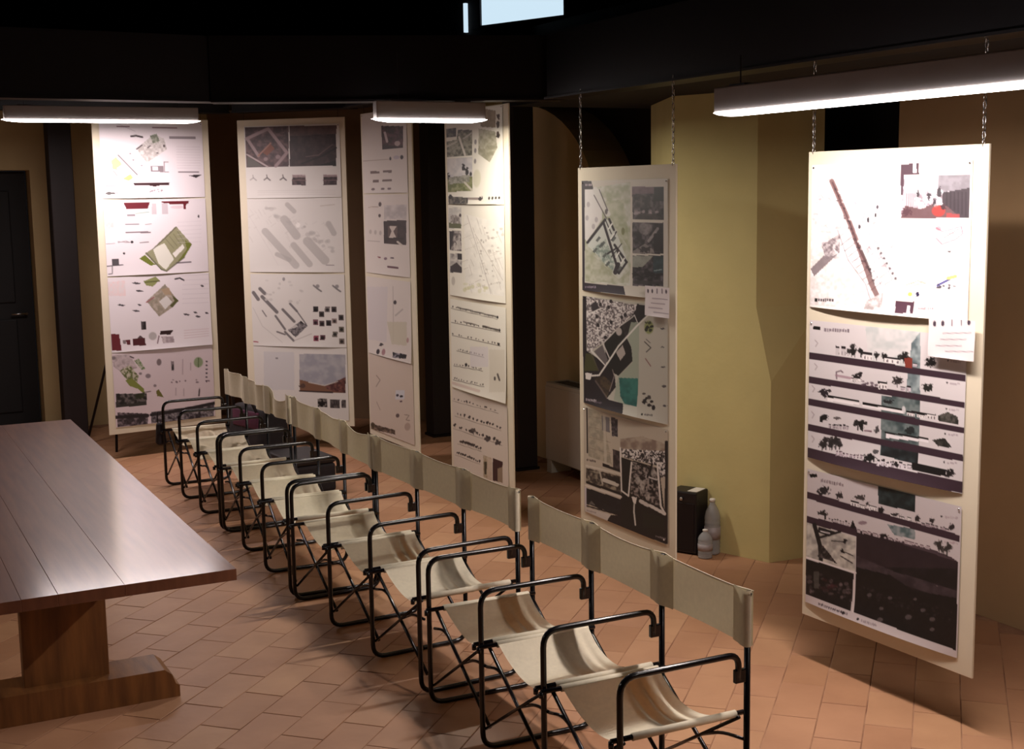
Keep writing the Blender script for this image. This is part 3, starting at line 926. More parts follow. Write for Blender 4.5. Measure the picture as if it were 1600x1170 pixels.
            for (x0, y0), (x1, y1), hh in bands:
                S.poly([(x0 - 12, y0), (x1, y1), (x1, y1 + hh), (x0 - 12, y0 + hh)], PUR)
            S.rect(78, 128, 122, 148, (30, 24, 28)); T(146, 148, 10, 20, (120, 108, 118), .8, .02)
            for k, (x, y) in enumerate(((100, 228), (98, 368), (84, 500), (82, 655), (84, 800))):
                S.line([(x - 8, y - 18), (x + 8, y), (x - 4, y + 20)], 4, (150, 136, 140), .7)
            for (x, y) in ((918, 325), (914, 460), (910, 620), (905, 773), (900, 946)):
                S.ell(x, y, 5, 6, (40, 34, 40)); T(x + 18, y + 6, 7, 12, (160, 146, 156), .6, .05)
            # first strip
            S.houses(215, 296, 290, 306, 2, 50, 3, (200, 194, 196))
            S.trees(290, 305, 350, 312, 2, 34, seed=2); S.houses(385, 322, 460, 332, 1, 38, 5)
            S.trees(360, 310, 388, 314, 1, 30, seed=12)
            S.trees(462, 328, 525, 334, 2, 38, seed=4); S.houses(520, 340, 630, 354, 1, 30, 6)
            S.trees(620, 345, 680, 350, 2, 34, seed=5)
            S.poly([(645, 310), (695, 312), (695, 375), (648, 370)], (154, 84, 72)); S.houses(700, 366, 740, 372, 1, 32, 7, (210, 200, 206))
            S.ell(812, 338, 34, 32, (50, 46, 46), .95); S.ell(790, 350, 18, 14, (60, 54, 54), .9)
            # second
            S.line([(225, 440), (222, 400), (250, 392), (262, 402)], 7, (110, 90, 100), .8)
            S.line([(222, 420), (330, 440)], 14, (170, 140, 152), .7)
            S.ell(346, 432, 28, 26, (62, 54, 56)); S.ell(372, 412, 12, 14, (70, 60, 64)); S.ell(342, 445, 34, 8, (236, 230, 230), .8)
            S.specks(380, 455, 470, 480, 14, 8, (110, 92, 104), .8, 10); S.houses(480, 500, 570, 505, 1, 34, 8)
            S.ell(600, 448, 34, 22, (70, 62, 64), .95); S.rect(596, 460, 604, 490, (80, 70, 72))
            S.houses(620, 512, 700, 520, 2, 30, 9, (206, 196, 202)); S.ell(790, 492, 34, 26, (62, 62, 58), .95)
            # third
            S.ell(150, 524, 32, 26, (66, 54, 66), .95); S.ell(180, 515, 12, 12, (80, 70, 74))
            S.poly([(170, 535), (365, 570), (365, 582), (170, 550)], (36, 28, 34)); S.poly([(170, 552), (365, 584), (365, 598), (170, 572)], (236, 230, 232))
            S.poly([(385, 580), (630, 620), (630, 632), (385, 594)], (36, 28, 34)); S.poly([(385, 594), (640, 634), (640, 650), (385, 608)], (236, 230, 232))
            S.ell(545, 578, 36, 14, (60, 58, 62), .9); S.ell(640, 628, 12, 24, (226, 220, 222), .8)
            S.poly([(655, 628), (835, 658), (835, 668), (655, 640)], (50, 40, 46)); S.houses(660, 662, 850, 688, 3, 26, 10)
            S.tex([(860, 660), (920, 640), (985, 670), (990, 720), (860, 695)], (70, 72, 66), (120, 116, 112), 4, 6)
            # fourth
            S.ell(150, 672, 28, 18, (50, 44, 48), .95); S.rect(125, 670, 142, 700, (50, 44, 48)); S.ell(235, 676, 28, 10, (100, 92, 92), .8)
            S.houses(180, 738, 310, 748, 6, 26, 11, (190, 180, 186)); S.trees(350, 752, 400, 760, 2, 36, seed=8)
            S.line([(400, 752), (440, 757)], 8, (120, 84, 98), .8); S.ell(475, 748, 14, 22, (92, 88, 90), .9)
            S.ell(680, 752, 30, 26, (62, 70, 72), .9)
            S.poly([(525, 758), (800, 800), (800, 812), (525, 768)], (50, 40, 46)); S.poly([(530, 772), (800, 812), (800, 826), (530, 796)], (232, 226, 230))
            S.tex([(820, 810), (900, 800), (950, 860), (860, 850)], (58, 60, 56), (100, 98, 94), 4, 7)
            # fifth
            S.trees(135, 870, 255, 866, 6, 38, (70, 64, 66), 9, .85); S.houses(230, 900, 400, 926, 8, 26, 13, (200, 186, 194), (110, 84, 96))
            S.ell(440, 916, 44, 26, (38, 32, 36), .95); S.ell(468, 880, 22, 14, (90, 88, 90), .8)
            S.houses(485, 962, 700, 990, 8, 32, 14, (214, 206, 212)); S.ell(600, 958, 18, 16, (46, 38, 44), .9)
            S.poly([(700, 945), (915, 990), (912, 1035), (700, 992)], (40, 32, 36)); S.ell(935, 1015, 30, 24, (46, 40, 44), .95)
        else:
            S.crop(1245, 725, 3.441)
            S.I[:] = np.array((204, 196, 198)) / 255.0
            S.rect(72, 60, 112, 78, (26, 20, 24)); T(134, 96, 9, 18, (130, 116, 122), .7, .22)
            S.tex([(452, 130), (658, 180), (655, 275), (452, 225)], (44, 60, 62), (76, 90, 92), 8, 5)
            S.tex([(500, 335), (655, 365), (655, 420), (540, 395)], (110, 128, 130), (160, 166, 168), 8, 6)
            S.poly([(55, 152), (905, 402), (905, 440), (55, 190)], PUR)
            S.poly([(50, 282), (330, 350), (330, 395), (50, 318)], PUR)
            S.ell(150, 150, 34, 24, (64, 58, 64), .95); S.ell(238, 178, 20, 20, (70, 64, 66), .95)
            S.ell(350, 190, 32, 16, (92, 86, 86), .95); S.ell(395, 235, 16, 20, (60, 52, 56), .95); S.ell(395, 240, 9, 10, (220, 212, 214))
            S.ell(465, 258, 20, 15, (52, 44, 50), .95); S.houses(300, 232, 450, 268, 3, 22, 2)
            S.houses(520, 290, 655, 330, 3, 18, 4); S.ell(550, 285, 22, 8, (80, 74, 78))
            for x, y in ((670, 308), (752, 322), (860, 358)): S.ell(x, y, 15, 18, (70, 62, 66), .95)
            S.houses(690, 345, 850, 380, 6, 14, 5, (180, 166, 172))
            for (x, y) in ((805, 300), (802, 434)): S.ell(x, y, 5, 6, (40, 34, 40)); T(x + 18, y + 4, 8, 12, (170, 150, 158), .6, .1)
            S.ell(140, 270, 26, 16, (70, 66, 66), .95); S.rect(150, 270, 162, 305, (60, 52, 56))
            S.houses(175, 310, 300, 345, 8, 20, 7, (190, 182, 186), (60, 52, 56)); S.poly([(295, 350), (310, 308), (330, 356)], (40, 34, 40))
            S.ell(365, 325, 24, 10, (150, 130, 140), .8)
            # night view
            S.tex([(330, 360), (895, 545), (885, 1022), (318, 800)], (38, 28, 36), (64, 52, 60), 10, 9)
            S.poly([(330, 360), (740, 470), (860, 520), (895, 545), (895, 580), (330, 560)], (84, 66, 76), .8)
            S.tex([(330, 500), (540, 590), (890, 700), (890, 760), (560, 650), (330, 560)], (86, 74, 82), (112, 100, 106), 12, 4, .8)
            S.tex([(325, 560), (520, 610), (640, 690), (888, 740), (885, 1022), (318, 800)], (20, 14, 20), (44, 36, 42), 5, 12)
            S.houses(335, 375, 740, 475, 14, 16, 21, (196, 184, 188), (120, 96, 106)); S.ell(485, 396, 22, 12, (50, 42, 46))
            S.trees(770, 495, 850, 520, 3, 36, (84, 80, 78), 6)
            for (x, y, r_) in ((468, 785, 9), (752, 850, 12), (752, 905, 10), (620, 835, 14), (700, 800, 10), (655, 740, 7), (400, 712, 10), (515, 730, 9), (778, 672, 4), (465, 845, 12)):
                S.ell(x, y, r_ * 1.4, r_, (150, 142, 142), .7)
            S.specks(350, 660, 860, 720, 60, 8, (110, 100, 106), .5, 150, 31)
            # small views at left
            S.tex([(50, 318), (325, 400), (320, 590), (45, 500)], (168, 164, 160), (206, 202, 194), 8, 14)
            S.line([(95, 330), (125, 440), (130, 520)], 22, (38, 34, 38), .9); S.line([(120, 400), (240, 370)], 12, (40, 34, 40))
            S.poly([(120, 340), (210, 370), (180, 395), (110, 370)], (60, 56, 62)); S.line([(130, 365), (180, 378)], 6, (226, 220, 222))
            S.tex([(110, 500), (140, 440), (220, 540)], (46, 40, 42), (120, 112, 112), 4, 15)
            S.line([(190, 418), (265, 425)], 4, (50, 44, 48)); S.ell(266, 424, 12, 16, (40, 34, 44)); S.line([(240, 470), (310, 500)], 4, (50, 44, 48)); S.line([(240, 500), (306, 540)], 5, (60, 50, 54)); S.poly([(240, 480), (250, 455), (262, 486)], (40, 34, 38))
            S.line([(40, 500), (325, 592)], 8, (226, 220, 220))
            S.tex([(45, 508), (312, 596), (300, 796), (45, 700)], (18, 14, 18), (48, 40, 44), 5, 16)
            S.line([(318, 590), (312, 800)], 9, (214, 206, 206))
            S.specks(60, 580, 300, 690, 34, 11, (140, 128, 130), .7, 60, 17); S.rect(90, 580, 118, 670, (110, 108, 104), .9)
            S.specks(130, 620, 220, 690, 8, 14, (96, 50, 60), .7, 20, 18)
            S.poly([(45, 700), (885, 1022), (885, 1060), (45, 740)], (206, 198, 200))
            T(118, 752, 16, 13, (84, 74, 84), .8, .36, 4); S.ell(262, 803, 7, 8, (30, 24, 30)); S.ell(345, 838, 6, 7, (30, 24, 30)); T(362, 846, 9, 13, (150, 140, 148), .7, .33)
    elif bi == 5 and si == 0:
        S.crop(895, 260, 5.318)
        S.I[:] = np.array((206, 200, 190)) / 255.0
        S.tex([(100, 195), (490, 140), (500, 980), (105, 950)], (206, 206, 198), (178, 182, 160), 9, 2)
        S.poly([(100, 195), (240, 200), (250, 440), (120, 620), (100, 600)], (222, 218, 218), .9)
        S.tex([(250, 300), (430, 280), (500, 700), (400, 560)], (168, 174, 146), (196, 198, 180), 9, 6, .8)
        S.ell(430, 540, 14, 30, (132, 136, 96), .7)
        S.tex([(110, 680), (400, 930), (490, 860), (490, 960), (110, 945)], (176, 178, 156), (198, 198, 184), 8, 8)
        S.poly([(70, 125), (155, 128), (175, 195), (98, 195), (105, 955), (445, 985), (470, 1055), (85, 1018)], (70, 56, 74))
        T(104, 160, 4, 18, (220, 210, 214), .9); T(108, 990, 8, 16, (200, 190, 200), .8); T(190, 996, 3, 10, (170, 160, 172), .6)
        S.line([(190, 200), (300, 400)], 44, (214, 212, 208), .9)
        S.line([(180, 245), (290, 440)], 9, (120, 112, 116), .8); S.line([(225, 200), (298, 370)], 9, (110, 104, 106), .8); S.ell(285, 380, 12, 22, (110, 106, 108), .8)
        S.poly([(120, 640), (280, 430), (370, 540), (470, 780), (400, 900), (350, 860), (130, 660)], (206, 210, 204))
        S.tex([(170, 680), (280, 600), (360, 780), (350, 860), (260, 790)], (150, 164, 156), (206, 212, 204), 4, 9)
        for a_, b_, w_ in (((125, 630), (275, 445), 22), ((262, 470), (400, 880), 20), ((310, 440), (352, 530), 18), ((358, 650), (465, 790), 20), ((330, 610), (372, 545), 12), ((400, 880), (465, 790), 18), ((300, 720), (370, 680), 14), ((370, 870), (390, 810), 40), ((280, 450), (330, 560), 8), ((380, 700), (420, 790), 12), ((330, 750), (420, 640), 8)):
            S.line([a_, b_], w_, (66, 58, 66), .92)
        for (x, y) in ((215, 600), (240, 650), (190, 690), (275, 730), (300, 800), (350, 600), (405, 840), (255, 640)): S.poly([(x - 22, y + 14), (x + 8, y - 22), (x + 24, y - 8), (x - 4, y + 26)], (112, 118, 116), .85)
        for (x, y) in ((340, 580), (320, 500), (385, 730), (430, 780)): S.line([(x - 14, y + 20), (x + 14, y - 20)], 12, (232, 232, 226))
        for (x, y) in ((130, 320), (200, 445), (175, 500), (120, 430)): S.ell(x, y, 14, 22, (168, 162, 168), .6)
        for k, (y0, y1) in enumerate(((180, 450), (470, 725), (735, 985))):
            S.tex([(502 + k * 6, y0), (775, y0 + 2), (775, y1), (512 + k * 4, y1 - 4)], (50, 44, 50), (124, 118, 122), 6, 20 + k)
        S.poly([(502, 180), (690, 180), (690, 240), (502, 240)], (146, 124, 134), .85); S.rect(690, 180, 775, 300, (34, 42, 48), .9)
        S.rtex(520, 250, 660, 350, (60, 54, 56), (120, 114, 112), 4, 30, .8)
        S.specks(525, 375, 720, 400, 16, 13, (176, 164, 168), .8); S.poly([(530, 440), (560, 400), (700, 400), (775, 440)], (92, 84, 84), .8)
        S.ell(620, 520, 60, 50, (172, 166, 166), .6); S.line([(650, 620), (725, 520)], 24, (176, 170, 170), .8); S.poly([(520, 700), (620, 640), (690, 690), (700, 720), (515, 720)], (156, 150, 148), .9); S.ell(620, 690, 50, 26, (72, 66, 70), .9)
        S.rect(690, 560, 775, 700, (44, 34, 42), .8)
        S.poly([(515, 740), (690, 740), (600, 830), (515, 830)], (174, 178, 168), .85); S.rect(690, 740, 775, 880, (66, 96, 102), .8); S.specks(525, 880, 680, 900, 9, 18, (38, 34, 38), .9); S.line([(540, 950), (760, 960)], 30, (84, 78, 80), .8); S.line([(700, 860), (760, 850)], 8, (190, 200, 200), .7)
    elif bi == 5 and si == 1:
        S.crop(895, 450, 5.318)
        S.I[:] = np.array((192, 188, 178)) / 255.0
        S.tex([(110, 95), (560, 160), (500, 240), (350, 370), (260, 470), (120, 560)], (128, 120, 122), (222, 216, 214), 2.0, 3, hard=1.5)
        S.poly([(80, 92), (112, 95), (118, 540), (300, 660), (350, 740), (360, 830), (290, 920), (440, 960), (442, 1042), (95, 950)], (60, 48, 58))
        S.poly([(545, 145), (700, 175), (540, 320), (500, 240), (530, 200)], (56, 46, 50))
        S.poly([(260, 470), (350, 375), (500, 245), (545, 300), (450, 430), (490, 510), (500, 620), (380, 740), (290, 690)], (48, 52, 46))
        S.tex([(410, 330), (510, 260), (540, 320), (440, 430)], (60, 56, 58), (84, 78, 78), 4, 12)
        S.poly([(490, 300), (560, 300), (552, 760), (540, 990), (440, 965), (350, 930), (360, 830), (380, 745), (500, 630), (490, 500), (455, 430)], (170, 178, 164), .9)
        S.tex([(385, 755), (545, 760), (540, 985), (440, 960), (400, 900)], (60, 122, 118), (84, 146, 138), 10, 4)
        S.poly([(430, 965), (545, 985), (545, 1000), (560, 1120), (440, 1045)], (196, 194, 184))
        S.poly([(110, 560), (170, 570), (215, 700), (95, 700)], (106, 108, 66), .9); S.tex([(180, 760), (260, 740), (330, 800), (290, 910)], (112, 98, 76), (84, 70, 62), 4, 7)
        S.line([(130, 740), (220, 735), (300, 620), (380, 500), (540, 330), (700, 180)], 14, (222, 218, 212))
        S.line([(200, 390), (260, 500), (305, 600)], 10, (206, 200, 198)); S.line([(260, 470), (400, 330), (500, 260), (520, 240), (545, 300)], 8, (212, 206, 204))
        S.line([(155, 540), (270, 655)], 12, (216, 212, 208)); S.line([(330, 690), (345, 740), (310, 860)], 7, (160, 150, 146))
        S.poly([(175, 545), (245, 490), (290, 610), (270, 650)], (132, 126, 128)); S.poly([(360, 550), (415, 490), (440, 560), (395, 618)], (184, 176, 170))
        S.poly([(105, 715), (160, 720), (150, 770), (110, 765)], (224, 218, 216)); S.ell(385, 380, 26, 34, (190, 182, 178))
        S.poly([(150, 165), (195, 130), (220, 190), (165, 225)], (84, 76, 82)); S.line([(130, 240), (240, 190)], 8, (230, 226, 222))
        for (x, y) in ((300, 180), (230, 160), (320, 305), (210, 330), (410, 260), (440, 240), (270, 430), (200, 260), (320, 130)): S.ell(x, y, 12, 16, (60, 52, 58), .9)
        S.line([(190, 780), (290, 910)], 12, (150, 140, 132), .7); S.line([(150, 560), (220, 700)], 6, (120, 110, 108), .8)
        T(112, 925, 7, 18, (220, 212, 216), .9, .12); T(190, 945, 7, 12, (180, 170, 180), .7, .12)
        S.ell(645, 340, 40, 55, (156, 164, 112), .85); S.specks(620, 300, 670, 370, 9, 14, (56, 58, 40), .9)
        S.line([(605, 460), (660, 510), (620, 545)], 7, (60, 54, 58), .9); S.line([(620, 440), (655, 470)], 5, (90, 84, 88)); S.line([(612, 600), (655, 660)], 9, (150, 112, 110), .8)
        S.specks(590, 880, 660, 960, 14, 11, (44, 38, 44), .9, 30); S.ell(675, 995, 14, 20, (50, 44, 56), .95)
        for y in (350, 503, 668, 825, 980): S.ell(765, y, 20, 8, (92, 90, 96), .85)
        S.ell(588, 1045, 7, 9, (40, 34, 40)); T(605, 1048, 6, 15, (70, 62, 70), .8, .1)
    elif bi == 5 and si == 2:
        S.crop(895, 630, 5.087)
        S.I[:] = np.array((196, 186, 172)) / 255.0
        S.tex([(125, 80), (240, 110), (310, 500), (125, 440)], (170, 164, 150), (190, 180, 164), 5, 2)
        S.line([(116, 75), (118, 415)], 10, (64, 54, 58)); S.poly([(230, 130), (296, 140), (296, 255), (235, 240)], (140, 136, 140))
        S.tex([(305, 130), (362, 150), (360, 285), (312, 280)], (70, 64, 70), (128, 120, 124), 3, 3)
        for k in range(4): S.line([(135, 140 + k * 80), (300, 160 + k * 85)], 3, (150, 138, 126), .7)
        S.poly([(240, 130), (250, 500), (270, 500), (262, 130)], (204, 196, 182), .7)
        S.tex([(380, 300), (560, 270), (750, 320), (750, 400), (380, 390)], (156, 140, 130), (186, 174, 160), 8, 5)
        S.tex([(380, 375), (750, 380), (750, 585), (700, 600), (680, 500), (400, 440)], (74, 68, 70), (224, 218, 214), 2.2, 6, hard=2)
        S.tex([(318, 380), (380, 400), (380, 550), (320, 520)], (78, 68, 72), (120, 110, 110), 4, 7)
        S.poly([(750, 298), (778, 298), (770, 1125), (260, 945), (300, 885), (370, 890), (380, 720), (740, 880), (750, 600)], (58, 46, 54))
        S.poly([(385, 440), (700, 520), (745, 880), (745, 1090), (380, 960)], (48, 46, 42))
        S.tex([(470, 470), (700, 520), (715, 830), (460, 720)], (44, 38, 40), (168, 160, 156), 3.2, 8, hard=1.4)
        S.poly([(385, 450), (465, 475), (450, 715), (385, 700)], (54, 56, 50)); S.poly([(750, 590), (778, 590), (770, 900), (740, 880)], (62, 54, 58))
        S.line([(380, 370), (384, 700), (440, 740), (470, 480)], 13, (222, 216, 210)); S.line([(490, 760), (484, 860), (497, 965)], 13, (206, 202, 196)); S.poly([(465, 745), (510, 752), (500, 800), (478, 790)], (222, 216, 210))
        S.line([(685, 500), (712, 820), (748, 880)], 16, (222, 216, 210)); S.line([(620, 815), (745, 880)], 26, (216, 210, 204)); S.line([(540, 780), (600, 812)], 30, (206, 200, 194)); S.line([(590, 585), (680, 610)], 12, (206, 200, 196)); S.line([(640, 490), (600, 590)], 16, (50, 42, 46))
        for (x, y) in ((560, 650), (650, 560), (520, 620), (600, 740), (555, 690)): S.ell(x, y, 22, 34, (196, 190, 184), .7)
        S.poly([(560, 860), (745, 920), (745, 1010), (560, 980)], (56, 64, 44), .8)
        S.poly([(235, 490), (378, 540), (378, 560), (235, 515)], (50, 40, 46)); T(112, 470, 6, 16, (90, 78, 80), .8, .15)
        S.line([(110, 515), (380, 570)], 14, (210, 202, 190))
        S.tex([(108, 530), (380, 590), (380, 715), (108, 640)], (84, 76, 72), (168, 160, 146), 4, 12)
        S.line([(245, 620), (350, 655)], 28, (206, 200, 190)); S.line([(215, 560), (235, 650)], 12, (190, 184, 172)); S.poly([(108, 628), (380, 715), (380, 735), (108, 648)], (50, 40, 44)); S.poly([(260, 580), (375, 600), (370, 650), (280, 615)], (56, 50, 50), .9)
        S.line([(105, 662), (380, 748)], 16, (214, 206, 198))
        S.tex([(108, 680), (378, 765), (370, 890), (108, 800)], (38, 40, 52), (60, 62, 70), 7, 13)
        S.poly([(130, 800), (150, 778), (180, 812)], (150, 146, 140), .8); S.line([(110, 815), (370, 888)], 10, (46, 36, 42))
        S.line([(105, 680), (105, 830)], 12, (200, 192, 200)); S.poly([(100, 822), (300, 885), (262, 945), (100, 880)], (204, 196, 190)); T(112, 850, 8, 12, (150, 140, 144), .8, .25)
        T(665, 1055, 8, 14, (196, 186, 190), .8, .3); S.ell(735, 1085, 7, 8, (220, 214, 214))
    elif bi == 1:
        S.I[:] = np.array((226, 218, 224)) / 255.0
        GR = (160, 168, 110); RD = (140, 50, 70)
        if si < 2:
            S.crop(130, 190, 4.68)
        else: S.crop(145, 420, 4.5)
        if si == 0:
            S.line([(395, 60), (260, 0)], 3, (190, 180, 190)); S.rect(640, 95, 835, 112, (150, 140, 146), .8)
            S.rect(265, 20, 360, 32, (130, 90, 104), .6); S.rect(520, 24, 700, 34, (140, 100, 112), .6)
            S.line([(365, 97), (400, 92), (445, 102)], 13, (84, 74, 78), .9)
            S.tex([(400, 185), (530, 80), (600, 110), (620, 190), (470, 290), (430, 240)], (186, 180, 178), (216, 210, 210), 3, 2)
            S.tex([(500, 90), (550, 75), (570, 130), (520, 150)], (140, 146, 132), (176, 178, 166), 3, 4)
            S.line([(400, 190), (440, 160)], 8, (90, 80, 84)); S.line([(480, 180), (500, 165)], 6, (90, 80, 84)); S.ell(600, 165, 7, 10, (110, 100, 104))
            S.poly([(215, 275), (250, 250), (290, 300), (250, 345), (220, 335)], (196, 206, 150)); S.poly([(290, 410), (345, 375), (365, 405), (330, 425)], (186, 196, 136))
            S.line([(265, 235), (395, 380)], 9, (110, 104, 106), .75); S.poly([(250, 330), (300, 300), (350, 365), (295, 400)], (232, 232, 224))
            S.line([(225, 350), (250, 385)], 5, (130, 124, 124)); S.rect(495, 312, 590, 360, (150, 138, 144), .9); S.rect(508, 320, 548, 350, (226, 220, 224)); S.line([(595, 285), (595, 360), (625, 360)], 6, (150, 138, 144)); S.line([(595, 285), (625, 285)], 5, (150, 138, 144))
            S.line([(700, 360), (850, 360)], 8, (110, 98, 104), .8); S.poly([(770, 385), (875, 380), (830, 405)], (90, 80, 86))
            S.poly([(365, 440), (628, 442), (625, 458), (560, 460), (520, 470), (470, 460), (368, 458)], (94, 44, 58))
            S.specks(480, 490, 570, 510, 10, 6, (140, 124, 132)); S.line([(165, 463), (255, 466)], 6, (150, 144, 146)); S.poly([(155, 520), (180, 505), (255, 518), (180, 530)], (124, 120, 120))
            for (x, y) in ((352, 225), (550, 218), (430, 312), (372, 270)): S.ell(x, y, 8, 5, (130, 120, 126), .8)
            for k in range(9): S.line([(690, 170 + k * 20), (865, 172 + k * 20)], 3, (204, 194, 202), .7)
        elif si == 1:
            S.poly([(290, 590), (487, 592), (470, 640), (312, 640)], RD); S.poly([(575, 588), (780, 588), (778, 604), (760, 610), (755, 645), (740, 645), (740, 610), (640, 612), (628, 600), (575, 598)], RD)
            S.ell(690, 630, 50, 12, (216, 198, 206)); S.rect(500, 600, 535, 680, (190, 180, 186), .7); S.rect(575, 600, 622, 680, (180, 170, 178), .6)
            S.line([(378, 672), (480, 662)], 4, (130, 170, 150)); S.rect(312, 675, 375, 690, (150, 140, 146), .8)
            S.line([(300, 748), (400, 748)], 6, (120, 110, 116)); S.line([(450, 752), (495, 748)], 4, (150, 140, 146)); S.rect(300, 803, 490, 813, (140, 128, 134), .9)
            S.tex([(150, 710), (205, 700), (215, 770), (160, 775)], (232, 196, 196), (226, 210, 214), 4, 3)
            for k in range(3): S.line([(240, 880 - k * 4), (300, 868 + k * 6), (330, 880)], 3, (160, 150, 156))
            S.ell(345, 878, 10, 10, (70, 62, 70)); S.ell(282, 960, 8, 8, (70, 62, 70)); S.line([(405, 884), (470, 880)], 5, (120, 110, 116)); S.line([(150, 888), (215, 884)], 3, (150, 140, 148))
            S.rect(187, 1000, 240, 1048, (112, 106, 112)); S.line([(150, 1052), (270, 1044)], 7, (112, 106, 112)); S.line([(190, 1052), (188, 1108), (160, 1112)], 6, (130, 122, 128))
            S.poly([(500, 930), (680, 768), (800, 905), (740, 1000), (600, 1105), (560, 1090), (440, 965)], (166, 164, 136))
            S.poly([(745, 870), (800, 905), (740, 1000), (680, 1040), (760, 940)], (138, 144, 74)); S.poly([(500, 930), (590, 890), (660, 1010), (595, 1090), (540, 1040)], (222, 220, 210)); S.poly([(650, 970), (730, 900), (742, 930), (670, 1000)], (228, 224, 218))
            for k in range(4): S.line([(600 + k * 30, 860 - k * 18), (660 + k * 26, 930 - k * 16)], 5, (140, 138, 118), .8)
            S.line([(500, 935), (600, 850), (680, 775)], 7, (120, 114, 104), .8); S.line([(450, 960), (560, 1085), (600, 1100), (740, 1000)], 9, (128, 126, 110), .9)
            S.poly([(395, 1000), (440, 975), (520, 1050), (480, 1055)], (140, 148, 70)); S.line([(680, 1040), (790, 1036)], 8, (110, 100, 110)); S.ell(852, 700, 6, 11, (100, 92, 100))
            for k in range(6): S.line([(690, 740 + k * 30), (870, 735 + k * 30)], 3, (204, 196, 204), .6)
        elif si == 2:
            S.tex([(80, 90), (210, 80), (215, 190), (80, 185)], (230, 206, 208), (222, 212, 216), 4, 3)
            S.poly([(350, 90), (440, 60), (470, 85), (420, 130), (370, 120)], (160, 164, 116)); S.line([(360, 98), (470, 92)], 7, (120, 122, 80))
            for (x, y, w_) in ((295, 103, 70), (320, 158, 64), (178, 254, 64), (318, 255, 30), (292, 296, 60), (668, 330, 50), (735, 318, 34), (752, 345, 46), (785, 135, 30), (818, 323, 28)):
                S.poly([(x - w_ / 2, y - 4), (x - w_ * .1, y - 9), (x + w_ / 2, y + 1), (x + w_ * .3, y + 7), (x - w_ * .2, y + 5)], (96, 90, 98), .9)
            S.line([(585, 82), (620, 76), (650, 92)], 9, (60, 54, 62))
            S.tex([(370, 230), (510, 115), (610, 235), (560, 280), (465, 340)], (190, 178, 168), (164, 156, 142), 4, 6); S.poly([(465, 235), (520, 195), (565, 240), (510, 290)], (214, 210, 208))
            S.poly([(560, 190), (612, 232), (565, 278), (545, 265), (580, 232)], (118, 120, 76)); S.poly([(480, 150), (540, 140), (560, 190), (510, 190)], (186, 164, 140), .8)
            S.line([(370, 238), (425, 205)], 8, (176, 120, 128)); S.rect(328, 370, 366, 428, (110, 102, 106)); S.rect(345, 370, 366, 428, (70, 60, 66))
            S.poly([(98, 458), (160, 455), (180, 575), (105, 572)], RD); S.poly([(210, 500), (245, 496), (246, 535), (222, 536)], (130, 60, 74)); S.poly([(262, 490), (355, 486), (362, 538), (268, 542)], (116, 44, 60)); S.poly([(300, 490), (320, 468), (345, 488)], (120, 100, 104)); S.rect(190, 500, 212, 525, (150, 140, 142))
            S.poly([(475, 440), (572, 433), (548, 465), (468, 468)], (84, 36, 48)); S.line([(462, 475), (450, 525)], 7, (130, 100, 110)); S.tex([(480, 480), (570, 478), (575, 520), (490, 525)], (170, 156, 162), (200, 188, 192), 3, 8)
            S.ell(415, 475, 30, 28, (170, 166, 164), .7)
            for k in range(7): S.line([(640, 60 + k * 32), (830, 58 + k * 32)], 3, (198, 190, 200), .6)
            for k in range(4): S.line([(650, 440 + k * 18), (830, 430 + k * 16)], 4, (206, 182, 188), .7)
        else:
            S.I[:] = np.array((214, 200, 206)) / 255.0
            S.tex([(110, 610), (240, 605), (300, 700), (190, 740), (120, 690)], (200, 186, 190), (176, 164, 166), 4, 2)
            S.tex([(165, 720), (240, 680), (310, 760), (290, 830), (230, 800)], (120, 128, 84), (196, 190, 176), 2.5, 3, hard=1.5)
            S.poly([(210, 790), (260, 775), (350, 850), (355, 890), (300, 850), (240, 830)], (148, 156, 88)); S.line([(340, 880), (400, 870)], 5, (100, 92, 92))
            S.tex([(275, 650), (310, 635), (360, 710), (330, 715)], (120, 146, 100), (190, 186, 176), 2, 4)
            S.line([(245, 620), (270, 630)], 8, (100, 84, 92)); S.poly([(440, 870), (460, 855), (500, 915), (450, 905)], (136, 132, 70)); S.ell(462, 662, 18, 24, (130, 118, 120), .8)
            for (x, y, r_) in ((380, 760, 20), (432, 830, 12), (322, 742, 12), (120, 630, 16)): S.ell(x, y, r_, r_ * .8, (130, 120, 126), .7)
            S.rect(553, 655, 575, 725, (130, 118, 124), .7); S.rect(560, 680, 572, 720, (70, 62, 68)); S.ell(758, 665, 34, 36, (150, 166, 132), .9); S.line([(758, 635), (758, 700)], 5, (90, 110, 70))
            for k in range(6): S.ell(820, 660 + k * 28, 8, 6, (96, 84, 96), .85)
            for (x, y0, y1) in ((640, 645, 750), (700, 670, 720), (650, 855, 905), (590, 850, 900), (768, 850, 905)): S.line([(x, y0), (x, y1)], 8, (176, 160, 168), .7)
            S.line([(768, 860), (764, 905)], 9, (84, 72, 80)); S.specks(550, 790, 840, 810, 12, 6, (130, 116, 124)); 
            S.tex([(135, 885), (370, 885), (370, 970), (140, 985)], (42, 40, 40), (130, 124, 124), 4, 6); S.poly([(140, 965), (370, 945), (370, 970), (140, 985)], (84, 82, 78)); S.poly([(280, 890), (350, 880), (350, 915), (290, 925)], (74, 84, 50), .8)
            S.tex([(150, 1020), (378, 1030), (380, 1110), (150, 1125)], (78, 68, 76), (150, 140, 146), 4, 7); S.tex([(405, 1020), (880, 960), (880, 1070), (405, 1100)], (74, 66, 76), (160, 156, 160), 4, 8)
            S.line([(140, 1055), (378, 1045)], 24, (64, 54, 60), .9); S.line([(405, 1040), (620, 1010), (880, 960)], 22, (56, 50, 58), .9)
    elif bi == 2:
        S.I[:] = np.array((216, 212, 208)) / 255.0
